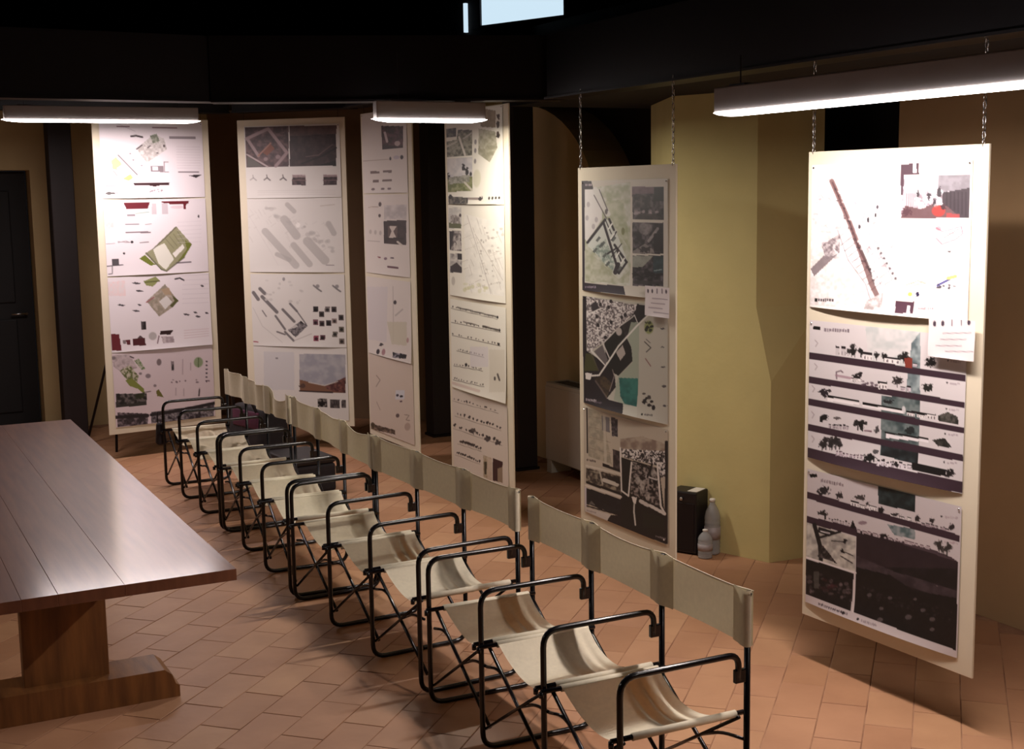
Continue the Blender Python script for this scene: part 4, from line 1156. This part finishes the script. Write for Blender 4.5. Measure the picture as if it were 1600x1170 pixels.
        if si == 0:
            S.crop(370, 180, 4.68)
            S.tex([(78, 80), (402, 75), (405, 372), (92, 375)], (96, 74, 78), (132, 108, 110), 5, 2)
            S.line([(90, 165), (250, 95), (330, 195), (390, 270), (310, 365)], 24, (168, 148, 150)); S.line([(95, 165), (180, 290)], 22, (166, 148, 150)); S.line([(95, 280), (250, 370)], 12, (184, 170, 170)); S.line([(180, 290), (270, 200)], 12, (170, 130, 116))
            S.poly([(215, 270), (270, 205), (300, 240), (245, 290)], (150, 96, 72)); S.ell(325, 300, 18, 16, (160, 140, 142)); S.ell(235, 315, 16, 14, (160, 140, 142)); S.poly([(100, 290), (220, 370), (95, 372)], (120, 116, 112))
            S.tex([(408, 80), (745, 130), (748, 368), (412, 370)], (82, 62, 66), (104, 84, 86), 6, 3); S.tex([(408, 78), (750, 78), (745, 140), (408, 150)], (112, 90, 90), (128, 104, 100), 7, 4)
            S.line([(530, 300), (620, 290), (720, 215)], 6, (136, 116, 116)); S.line([(500, 350), (640, 300), (745, 240)], 12, (60, 48, 52)); S.poly([(600, 365), (748, 330), (748, 368)], (48, 38, 42))
            for (x, a_) in ((145, .35), (247, .8), (365, .9)): S.line([(x - 22, 465), (x, 450), (x + 22, 468)], 9, (120, 112, 114), a_); S.line([(x, 450), (x - 4, 430)], 7, (120, 112, 114), a_)
            for x in (430, 655): S.tex([(x, 430), (x + 98, 435), (x + 98, 505), (x, 505)], (74, 52, 58), (120, 98, 100), 3, int(x)); S.rect(x, 428, x + 98, 448, (196, 180, 180), .7); S.line([(x, 470), (x + 98, 470)], 7, (150, 126, 126), .8)
            for k in range(3): S.line([(180, 545 + k * 14), (740, 540 + k * 14)], 3, (196, 190, 188), .7)
        elif si == 1:
            S.crop(370, 180, 4.68)
            for (x0, y0, x1, y1, w_) in ((240, 850, 470, 1100, 52), (380, 760, 470, 880, 60), (550, 920, 680, 1060, 64), (400, 650, 450, 700, 34), (450, 950, 570, 1090, 46), (330, 1020, 420, 1060, 34), (700, 790, 740, 860, 40)):
                S.line([(x0, y0), (x1, y1)], w_, (182, 178, 176), .7)
            S.specks(240, 640, 740, 700, 40, 14, (186, 182, 180), .55, 300, 5); S.ell(480, 800, 16, 20, (232, 228, 224)); S.line([(640, 660), (740, 650)], 6, (190, 180, 172), .7); S.line([(690, 1095), (745, 1095)], 5, (150, 142, 146))
            S.line([(100, 700), (340, 1100)], 3, (206, 200, 200), .8)
            S.strokes(120, 640, 740, 900, 60, 40, 0.95, 5, (198, 193, 190), .6, 9, 150)
        elif si == 2:
            S.crop(380, 420, 4.875)
            def bar(x0, y0, x1, y1, w_, c=(128, 124, 126)): S.line([(x0, y0), (x1, y1)], w_, c, .85)
            bar(115, 185, 150, 235, 26); bar(165, 155, 200, 190, 26); bar(180, 215, 290, 330, 26); bar(180, 320, 210, 365, 8); bar(280, 360, 350, 460, 16); bar(335, 310, 420, 400, 20); bar(390, 265, 440, 320, 16); bar(440, 320, 510, 420, 9)
            S.tex([(370, 465), (470, 395), (520, 430), (430, 520)], (104, 100, 104), (160, 156, 158), 2, 3); bar(290, 480, 350, 500, 12); bar(350, 480, 415, 545, 16); S.poly([(380, 460), (450, 440), (430, 420)], (196, 192, 190)); bar(470, 400, 480, 410, 12, (70, 64, 70))
            S.line([(110, 300), (180, 440), (330, 560)], 4, (196, 192, 190)); S.line([(420, 545), (550, 490)], 4, (180, 172, 170)); S.specks(200, 90, 480, 260, 18, 10, (196, 192, 190), .8); S.ell(345, 80, 10, 14, (150, 146, 150), .8)
            for x in (597, 740): S.line([(x - 30, 125), (x, 150), (x + 26, 168)], 12, (130, 128, 130), .8); S.ell(x, 130, 14, 14, (150, 146, 148), .8)
            for (x, y, c) in ((580, 305, (50, 44, 50)), (625, 340, (70, 64, 64)), (668, 305, (120, 112, 112)), (716, 305, (70, 60, 62)), (770, 362, (80, 70, 70)), (580, 404, (120, 76, 90)), (628, 412, (84, 66, 72)), (676, 407, (50, 40, 50)), (720, 390, (150, 132, 128)), (772, 452, (110, 104, 92)), (724, 490, (118, 112, 104)), (585, 525, (150, 56, 84)), (632, 517, (96, 50, 66)), (774, 543, (120, 108, 100))):
                S.rect(x - 19, y - 21, x + 19, y + 21, c, .75); S.ell(x, y + 2, 12, 12, tuple(v * .55 for v in c), .9)
            S.line([(112, 558), (145, 562)], 7, (176, 80, 100)); 
        else:
            S.crop(380, 420, 4.875)
            S.rect(185, 640, 412, 920, (206, 204, 206)); S.ell(282, 686, 10, 8, (150, 146, 150), .8)
            S.tex([(450, 650), (800, 650), (798, 935), (452, 930)], (168, 168, 176), (184, 182, 186), 9, 2)
            S.poly([(450, 840), (640, 885), (800, 820), (798, 935), (452, 930)], (150, 118, 98)); S.tex([(640, 890), (800, 815), (798, 935), (680, 920)], (110, 74, 74), (150, 112, 104), 3, 3); S.line([(520, 860), (640, 882), (740, 850)], 6, (206, 200, 194)); S.line([(452, 925), (700, 932)], 10, (86, 70, 72)); S.ell(470, 885, 26, 14, (110, 90, 86), .8)
            S.tex([(585, 980), (660, 980), (660, 1045), (588, 1042)], (44, 40, 44), (150, 144, 140), 3, 4, hard=2); S.tex([(678, 985), (755, 985), (755, 1048), (680, 1046)], (84, 78, 80), (130, 124, 122), 2, 5); S.rtex(768, 985, 802, 1046, (60, 54, 60), (130, 124, 122), 3, 6)
    elif bi == 3:
        S.I[:] = np.array((214, 206, 200)) / 255.0
        if si < 2: S.crop(555, 160, 4.333)
        else: S.crop(560, 420, 4.105)
        if si == 0:
            S.tex([(180, 155), (328, 158), (330, 305), (188, 315)], (74, 44, 50), (126, 92, 96), 5, 2); S.line([(205, 200), (220, 260)], 16, (196, 180, 180)); S.ell(290, 275, 20, 18, (196, 180, 180)); S.poly([(190, 280), (250, 290), (330, 300), (188, 315)], (64, 38, 42))
            S.ell(242, 378, 7, 12, (60, 52, 60)); S.ell(322, 370, 11, 14, (60, 52, 56)); S.ell(285, 370, 22, 12, (180, 172, 186), .7); S.line([(60, 390), (230, 382)], 4, (184, 170, 160))
            for (x, y, w_) in ((138, 470, 62), (222, 465, 60), (145, 530, 40), (222, 528, 66)): S.rect(x - w_ / 2, y - 9, x + w_ / 2, y + 9, (124, 108, 104), .85)
            for x in (128, 195, 240): S.ell(x, 586, 13, 8, (120, 104, 108), .8)
        elif si == 1:
            S.ell(176, 692, 10, 16, (110, 96, 96)); S.ell(174, 772, 9, 12, (110, 96, 96)); S.line([(95, 710), (165, 708)], 4, (170, 150, 136)); 
            S.tex([(205, 700), (360, 700), (358, 805), (205, 800)], (186, 180, 180), (208, 202, 200), 8, 2)
            S.tex([(202, 810), (358, 808), (360, 985), (205, 972)], (72, 56, 58), (92, 76, 76), 6, 3); S.rect(232, 845, 298, 930, (120, 104, 100)); S.poly([(240, 850), (292, 850), (270, 885), (290, 930), (240, 930), (258, 885)], (206, 196, 188)); S.line([(300, 960), (330, 985)], 14, (206, 198, 190)); S.line([(232, 935), (340, 938)], 8, (56, 42, 46))
            for (x, y) in ((110, 885), (145, 890), (180, 895)): S.ell(x, y, 9, 16, (180, 172, 168), .7)
            S.line([(90, 950), (175, 955)], 4, (180, 172, 168)); S.line([(165, 1065), (180, 1070)], 8, (150, 70, 86)); S.ell(218, 1078, 12, 9, (150, 130, 140)); S.ell(266, 1075, 16, 7, (110, 96, 110)); S.line([(238, 1135), (305, 1145)], 13, (120, 84, 96), .9)
        elif si == 2:
            S.line([(235, 120), (245, 460)], 5, (190, 182, 178)); S.poly([(200, 340), (330, 340), (335, 490), (235, 480)], (200, 194, 176), .8); S.ell(250, 218, 10, 13, (84, 76, 80)); S.line([(255, 300), (300, 262)], 10, (180, 174, 172), .8); S.poly([(60, 120), (200, 120), (200, 470), (80, 450)], (204, 198, 200), .7)
            S.ell(166, 484, 14, 9, (90, 84, 92)); S.ell(148, 528, 11, 16, (78, 66, 78)); S.ell(185, 530, 12, 20, (170, 130, 136), .8); S.tex([(245, 530), (340, 545), (335, 572), (250, 565)], (44, 42, 58), (160, 156, 162), 3, 3, hard=2); S.ell(320, 553, 13, 13, (40, 36, 46)); S.ell(340, 455, 8, 16, (180, 140, 140), .7)
            S.line([(100, 545), (240, 575)], 5, (150, 136, 130), .8)
        else:
            S.I[:] = np.array((208, 194, 182)) / 255.0
            S.line([(135, 680), (160, 710), (135, 750)], 6, (160, 146, 138), .8); S.line([(140, 850), (165, 900)], 6, (180, 164, 154), .8); S.rect(265, 775, 325, 835, (206, 206, 210)); S.ell(278, 808, 9, 8, (90, 84, 100)); S.ell(304, 815, 11, 7, (60, 54, 70)); S.ell(303, 848, 9, 5, (120, 96, 110))
            S.ell(283, 940, 12, 13, (130, 116, 114)); S.line([(330, 935), (360, 940), (340, 970), (365, 975)], 5, (160, 146, 138)); S.ell(352, 1015, 20, 26, (180, 162, 152), .8)
            S.tex([(100, 985), (270, 1035), (272, 1065), (108, 1025)], (100, 86, 76), (160, 144, 130), 3, 4); S.ell(120, 1000, 14, 20, (96, 84, 66), .8)
    elif bi == 4:
        S.I[:] = np.array((226, 222, 210)) / 255.0
        if si < 2: S.crop(685, 160, 3.656)
        else: S.crop(690, 460, 3.9)
        if si == 0:
            S.rtex(42, 140, 108, 188, (60, 58, 52), (130, 126, 112), 4, 2); S.tex([(42, 210), (110, 205), (118, 150), (202, 155), (203, 295), (45, 300)], (110, 110, 96), (170, 168, 152), 4, 3)
            S.line([(125, 190), (160, 290)], 12, (214, 208, 198)); S.line([(150, 200), (200, 170)], 8, (190, 184, 174)); S.line([(50, 240), (110, 215)], 9, (196, 190, 178))
            S.tex([(42, 305), (205, 305), (208, 420), (48, 425)], (212, 208, 206), (196, 194, 196), 8, 4); S.tex([(48, 420), (208, 415), (210, 500), (52, 502)], (128, 136, 84), (164, 166, 130), 4, 5); S.ell(150, 360, 11, 22, (48, 48, 46)); S.ell(172, 385, 12, 20, (56, 56, 52)); S.ell(56, 410, 11, 18, (56, 56, 48)); S.tex([(60, 415), (190, 405), (190, 450), (60, 455)], (140, 142, 128), (180, 178, 168), 3, 6); S.line([(160, 450), (205, 495)], 12, (206, 200, 186)); S.ell(197, 402, 7, 12, (60, 60, 52))
            S.tex([(240, 150), (340, 170), (355, 260), (310, 340), (240, 290)], (156, 154, 132), (186, 182, 164), 5, 7, .9); S.tex([(250, 40), (340, 60), (340, 150), (250, 140)], (110, 90, 60), (140, 116, 84), 6, 9, .6)
            for y in (90, 132, 192): S.ell(356, y, 11, 18, (96, 78, 62), .9); 
            S.ell(357, 196, 6, 9, (60, 56, 52))
            for y in (222, 270, 330): S.ell(222, y, 7, 14, (130, 126, 130), .7)
            S.ell(235, 430, 24, 52, (206, 204, 180), .7); S.tex([(56, 525), (185, 540), (185, 580), (60, 585)], (62, 60, 56), (140, 136, 124), 3, 8); S.ell(70, 530, 10, 14, (48, 46, 42)); S.line([(185, 545), (270, 550)], 14, (130, 116, 112), .7); S.ell(262, 548, 12, 12, (80, 72, 70)); 
            for k in range(4): S.ell(315 + k * 20, 550, 6, 9, (70, 66, 64), .9)
            S.line([(130, 585), (360, 588)], 5, (170, 160, 142), .8)
        elif si == 1:
            S.rtex(58, 600, 142, 725, (196, 194, 190), (216, 212, 204), 6, 2); S.poly([(60, 690), (142, 700), (142, 726), (60, 722)], (120, 124, 92)); S.tex([(70, 640), (125, 650), (140, 700), (70, 690)], (140, 134, 130), (196, 190, 186), 3, 3); S.ell(134, 648, 8, 10, (100, 90, 90))
            S.tex([(62, 738), (142, 738), (144, 858), (66, 856)], (104, 98, 98), (196, 190, 184), 4, 4); S.poly([(64, 740), (95, 740), (75, 850), (66, 850)], (70, 64, 66)); S.poly([(100, 850), (130, 770), (144, 850)], (206, 200, 194), .8)
            S.rtex(66, 872, 146, 985, (150, 146, 144), (206, 202, 196), 6, 5); S.rect(118, 872, 146, 908, (50, 46, 50)); S.poly([(68, 950), (110, 925), (146, 955), (146, 985), (72, 985)], (84, 78, 80))
            S.tex([(160, 640), (400, 700), (408, 1110), (170, 1090)], (222, 219, 212), (232, 228, 220), 7, 6, .8); S.specks(260, 720, 400, 1080, 36, 7, (160, 154, 148), .6, 0, 9); S.strokes(170, 660, 400, 1060, 50, 60, 1.2, 3, (176, 168, 160), .6, 8); S.line([(180, 650), (330, 1100)], 4, (196, 190, 184)); S.line([(230, 760), (400, 1020)], 4, (200, 194, 186)); S.ell(88, 1035, 12, 26, (190, 184, 176), .8); S.specks(160, 1050, 300, 1090, 10, 12, (196, 194, 150), .5)
        elif si == 2:
            for (x0, y0, x1, y1) in ((60, 92, 370, 145), (62, 178, 390, 228), (66, 255, 385, 312), (95, 345, 270, 380), (75, 430, 260, 462), (70, 510, 270, 555)):
                S.line([(x0, y0 + 12), (x1, y1 + 12)], 4, (120, 114, 106), .8)
                S.trees(x0, y0 + 8, x1, y1 + 8, 12, 7, (92, 86, 82), int(y0), .75)
            S.line([(100, 97), (350, 140)], 9, (110, 104, 98), .8); S.line([(140, 182), (230, 200)], 8, (120, 114, 108), .8); S.line([(270, 205), (370, 225)], 12, (96, 90, 84), .8)
            S.rect(180, 330, 300, 450, (214, 208, 216), .6); S.ell(154, 436, 8, 9, (60, 56, 60)); S.rect(305, 345, 415, 600, (214, 208, 194), .7); S.ell(342, 520, 7, 12, (110, 104, 100)); S.line([(362, 495), (375, 530)], 12, (96, 90, 88), .8); S.line([(70, 540), (240, 590)], 16, (206, 184, 176), .6)
            for (x, y) in ((372, 145), (383, 226), (376, 312)): S.ell(x, y, 7, 9, (60, 56, 56))
        else:
            S.I[:] = np.array((214, 204, 194)) / 255.0
            for (x0, y0, x1, y1, h_) in ((75, 645, 370, 725, 8), (95, 735, 390, 825, 11), (72, 805, 395, 910, 12), (110, 900, 260, 945, 12), (95, 965, 250, 1020, 9)):
                S.trees(x0, y0 + 10, x1, y1 + 10, 14, h_, (84, 76, 76), int(y0), .85); S.line([(x0 - 10, y0 + 16), (x1, y1 + 16)], 3, (150, 140, 132), .8)
            S.ell(208, 842, 20, 18, (96, 88, 88), .8)
            for x, y in ((300, 885), (360, 910)): S.ell(x, y, 20, 18, (84, 76, 78), .8)
            S.tex([(272, 980), (330, 1000), (330, 1130), (275, 1110)], (176, 160, 140), (200, 190, 170), 4, 3); S.rect(280, 1020, 296, 1095, (90, 84, 66), .85); S.rect(300, 1000, 330, 1130, (206, 190, 176), .8)
            S.poly([(335, 1000), (398, 1020), (398, 1060), (366, 1070), (366, 1135), (335, 1130)], (96, 56, 60)); S.poly([(366, 1060), (398, 1050), (398, 1145), (366, 1135)], (164, 148, 130))
    return S

BOARDS = {
1: ((1.85, 10.73), (2.79, 10.87), 0.205, 2.69, 'white board of four sheets with green plans and dark red blocks'),
2: ((2.99, 10.73), (3.67, 10.065), 0.205, 2.68, 'white board of four sheets headed by two brown aerial photos'),
3: ((3.665, 9.70), (3.685, 8.75), 0.205, 2.68, 'narrow pale board of four sheets with a dark red photo on top'),
4: ((3.65, 8.11), (3.64, 7.16), 0.20, 2.60, 'board of four sheets with rows of street elevations, nearest the dark post by the radiator'),
5: ((3.66, 6.37), (3.66, 5.42), 0.22, 2.20, 'hanging board of three sheets with maps edged in purple and a turquoise bay'),
6: ((3.68, 4.46), (3.73, 3.525), 0.22, 2.225, 'hanging board of three sheets with purple striped sections and a night view')}

def chain_bm(x, z0, z1):
    bm = bmesh.new()
    n = int((z1 - z0) / 0.026)
    for k in range(n):
        z = z0 + (k + 0.5) * (z1 - z0) / n
        ring = []
        for q in range(9):
            a = 2 * PI * q / 8
            dx, dz = 0.0065 * math.cos(a), 0.0165 * math.sin(a)
            ring.append((x + (dx if k % 2 else 0), 0.005 + (0 if k % 2 else dx), z + dz))
        tube(bm, ring, 0.0019, 5, cap=False)
    return bm

SW, SHT = 0.841, 0.594
for bi, ((x0, y0), (x1, y1), z0, z1, label) in BOARDS.items():
    dx, dy = x1 - x0, y1 - y0
    W = math.hypot(dx, dy); rz = math.atan2(dy, dx)
    t = thing('exhibition_board', label, 'display board', (x0, y0, z0), rz, 'hanging exhibition boards')
    Hh = z1 - z0
    obj('backing_panel', box(0, W, 0.0, 0.01, 0, Hh, bev=0.0012, seg=1), M['foam'], t)
    tops = {1: [2.665, 2.06, 1.455, 0.855], 2: [2.63, 2.05, 1.44, 0.845], 3: [2.675, 2.07, 1.445, 0.845], 4: [2.595, 1.995, 1.375, 0.765],
            5: [2.13, 1.505, 0.885], 6: [2.17, 1.52, 0.875]}[bi]
    uo = {1: .055, 2: .065, 3: .03, 4: .04, 5: .045, 6: .025}[bi]
    for si, zt in enumerate(tops):
        S = art(bi, si)
        hgt = SHT
        if bi < 5: hgt = min(SHT, zt - (tops[si + 1] + 0.004 if si < 3 else z0 + 0.03))
        curl = {5: [.012, .022, .004], 6: [.02, .022, .018]}.get(bi, [.009, .008, .012, .003])[si]
        lift = 0.012 if (bi, si) in ((4, 2), (3, 2), (1, 2)) else 0.0
        if bi <= 2: S.sat = 0.8
        me = sheet_mesh(S, SW if bi != 3 else 0.84, hgt, curl, lift, bi * 7 + si)
        o = bpy.data.objects.new('sheet', me); link(o, t)
        o.location = (uo, 0, zt - z0)
        if si == 0 or bi >= 5:
            for px in (0.012, SW - 0.012):
                bm = bmesh.new(); lathe(bm, [(0.004, -0.001), (0.0045, 0.0), (0.003, 0.002)], 8)
                for v in bm.verts:
                    x, y, z = v.co
                    v.co = (px + x, -0.0065 - z, -0.012 + y)
                obj('pin', bm, M['chrome'], o)
    if bi >= 5:
        for u in (0.025, W - 0.03):
            obj('chain', chain_bm(u, Hh - 0.01, 2.60 - z0 + 0.02), M['chrome'], t, True)
        # small caption card over the joint of the two upper sheets
        q = ((1020, 447), (1057, 449), (1056, 487), (1020, 484)) if bi == 5 else ((1470, 488), (1534, 496), (1532, 548), (1468, 538))
        S = Sheet(q, 60, (222, 214, 216), 5)
        S.crop(q[0][0], q[0][1], 1.0)
        wpx = q[1][0] - q[0][0]; hpx = q[2][1] - q[1][1]
        for k, f in enumerate((.12, .3, .5, .7, .86)):
            if f == .5 or f == .7: S.line([(wpx * f, hpx * .1), (wpx * f, hpx * .24)], 1.2, (110, 96, 110))
            else: S.ell(wpx * f, hpx * .18, wpx * .035, hpx * .07, (90, 76, 92), .9)
        for k, (a, b_) in enumerate(((.3, .9), (.25, .8), (.15, .7), (.35, .95))):
            S.line([(wpx * a, hpx * (.42 + k * .15)), (wpx * b_, hpx * (.44 + k * .155))], 1.0, (150, 138, 150), .8)
        me = sheet_mesh(S, 0.22, 0.15, 0.004, 0, 3)
        o = bpy.data.objects.new('caption_card', me); link(o, t)
        o.location = (W - 0.235, -0.0235, {5: 1.60, 6: 1.585}[bi] - z0)
        o['label'] = 'small white caption card over the joint between sheets'
    else:
        for u in (0.06, W - 0.06):
            bm = bmesh.new(); tube(bm, [(u, 0.005, Hh - 0.02), (u, 0.005, 2.75 - z0)], 0.0015, 5)
            obj('cord', bm, M['black_steel'], t)

# ================================================================== SMALL THINGS
# fan-coil radiator
t = thing('radiator', 'off-white radiator cabinet on the floor by the dark post and the arched wall', 'radiator', (4.62, 8.56, 0), -PI / 2)
b = box(0, 1.1, 0.0, 0.20, 0.10, 0.655, bev=0.008); obj('casing', b, M['radiator'], t)
b = box(0.01, 1.09, 0.004, 0.196, 0.652, 0.682, bev=0.006); obj('top_cover', b, M['radiator'], t)
b = bmesh.new()
for k in range(20): bx(b, 0.08 + k * 0.048, 0.115 + k * 0.048, 0.04, 0.15, 0.680, 0.684)
obj('grille', b, M['radiator_dark'], t)
for x in (0.0, 1.03): obj('leg', box(x, x + 0.07, 0.01, 0.18, 0.0, 0.102, bev=0.003), M['radiator'], t)

# black box speaker by the pier
t = thing('speaker', 'black box-shaped speaker on the floor against the pier, beside the water bottles', 'speaker', (4.285, 6.215, 0), math.radians(-62))
obj('cabinet', box(-0.09, 0.09, -0.075, 0.075, 0.008, 0.365, bev=0.008), M['black_plastic'], t)
obj('front_grille', box(-0.078, 0.078, -0.079, -0.074, 0.025, 0.30, bev=0.002), M['black_steel'], t)
obj('top_label', box(0.02, 0.08, -0.05, 0.06, 0.364, 0.3665), M['label_white'], t)['label'] = 'white label on the top'
b = bmesh.new(); lathe(b, [(0.011, 0), (0.011, 0.02), (0.008, 0.026)], 12)
for v in b.verts: v.co = (v.co.x + 0.0, -0.076 - v.co.z * 0.6, 0.325 + v.co.y)
obj('knob', b, M['chrome'], t, True)

# water bottles
def bottle(x, y, H, R, label):
    t = thing('water_bottle', label, 'bottle', (x, y, 0), 0.3)
    prof = [(R * .75, 0.0), (R * .98, H * .03)]
    for k in range(8):
        z = H * (.06 + .075 * k)
        prof += [(R, z), (R * .95, z + H * .03), (R, z + H * .06)]
    prof += [(R * .98, H * .68), (R * .82, H * .78), (R * .5, H * .87), (R * .32, H * .91), (R * .32, H * .95)]
    b = bmesh.new(); lathe(b, prof, 20); obj('body', b, M['clear'], t, True)
    b = bmesh.new(); lathe(b, [(R * .37, H * .945), (R * .37, H * .99), (R * .3, H)], 14); obj('cap', b, M['label_white'], t, True)
    b = bmesh.new(); lathe(b, [(R * 1.01, H * .28), (R * 1.02, H * .5)], 20); obj('label_band', b, M['label_paper'], t, True)
bottle(4.366, 6.09, 0.325, 0.046, 'tall clear plastic water bottle standing behind the small one, next to the black speaker')
bottle(4.285, 6.045, 0.165, 0.042, 'small clear plastic water bottle in front of the tall one')

# black bag and case behind the far chairs
t = thing('shoulder_bag', 'black fabric bag with a plum-coloured flap standing behind the farthest chairs', 'bag', (2.80, 9.80, 0), 0.25)
b = bmesh.new(); bx(b, -0.16, 0.16, -0.26, 0.26, 0.0, 0.50, bev=0.06, seg=3)
for v in b.verts:
    if v.co.z > 0.25: v.co.x *= 0.75; v.co.y *= 0.9
    v.co += Vector((math.sin(v.co.z * 14) * .008, math.sin(v.co.z * 9 + v.co.x * 20) * .01, 0))
    v.co.z = max(0.0, v.co.z)
obj('body', b, M['bag'], t, True)
b = bmesh.new(); bx(b, -0.135, -0.105, -0.20, 0.16, 0.34, 0.47, bev=0.01); obj('flap', b, M['bag_trim'], t, True)['label'] = 'plum-coloured flap'
b = bmesh.new(); tube(b, arc_path([(-0.12, -0.18, 0.47), (-0.16, -0.14, 0.60), (-0.16, 0.10, 0.60), (-0.12, 0.16, 0.47)], 0.06), 0.012, 8); obj('strap', b, M['bag'], t, True)
t = thing('equipment_case', 'low black case on the floor beside the bag, behind the farthest chairs', 'case', (2.86, 9.02, 0), 0.1)
obj('case_body', box(-0.17, 0.17, -0.26, 0.22, 0.0, 0.20, bev=0.02), M['bag'], t)
obj('lid', box(-0.172, 0.172, -0.262, 0.222, 0.20, 0.25, bev=0.02), M['black_plastic'], t)
b = bmesh.new(); tube(b, arc_path([(-0.18, -0.07, 0.17), (-0.21, -0.07, 0.17), (-0.21, 0.05, 0.17), (-0.18, 0.05, 0.17)], 0.02), 0.007, 8); obj('handle', b, M['black_steel'], t, True)
t = thing('cloth_pouch', 'small black cloth pouch hanging on the front leg of the farthest chair', 'pouch', (2.0, 9.60, 0.0), 0.0)
b = bmesh.new(); bx(b, -0.022, 0.055, -0.035, 0.035, 0.30, 0.46, bev=0.02, seg=3)
for v in b.verts:
    if v.co.z > 0.38: v.co.x *= 0.6; v.co.y *= 0.7
obj('pouch_body', b, M['bag'], t, True)
b = bmesh.new(); tube(b, [(0, 0.0, 0.45), (0.0, 0.012, 0.50), (0.0, 0.0, 0.54)], 0.004, 6); obj('cord', b, M['bag'], t, True)

# folded easel behind the far left board
t = thing('easel', 'thin black easel whose legs show below the board with green plans', 'easel', (2.0, 11.2, 0), 0.15)
for (a, b_) in (((-0.06, -0.12, 0.0), (0.03, -0.02, 1.45)), ((0.46, -0.12, 0.0), (0.30, -0.02, 1.45)), ((-0.13, 0.42, 0.0), (0.16, 0.0, 1.45))):
    b = bmesh.new(); tube(b, [a, b_], 0.011, 8); obj('leg', b, M['black_steel'], t, True)
b = bmesh.new(); tube(b, [(-0.02, -0.085, 0.62), (0.40, -0.085, 0.62)], 0.01, 8); obj('crossbar', b, M['black_steel'], t, True)
b = bmesh.new(); bx(b, 0.0, 0.34, -0.04, 0.0, 1.42, 1.48, bev=0.005); obj('head', b, M['black_steel'], t)
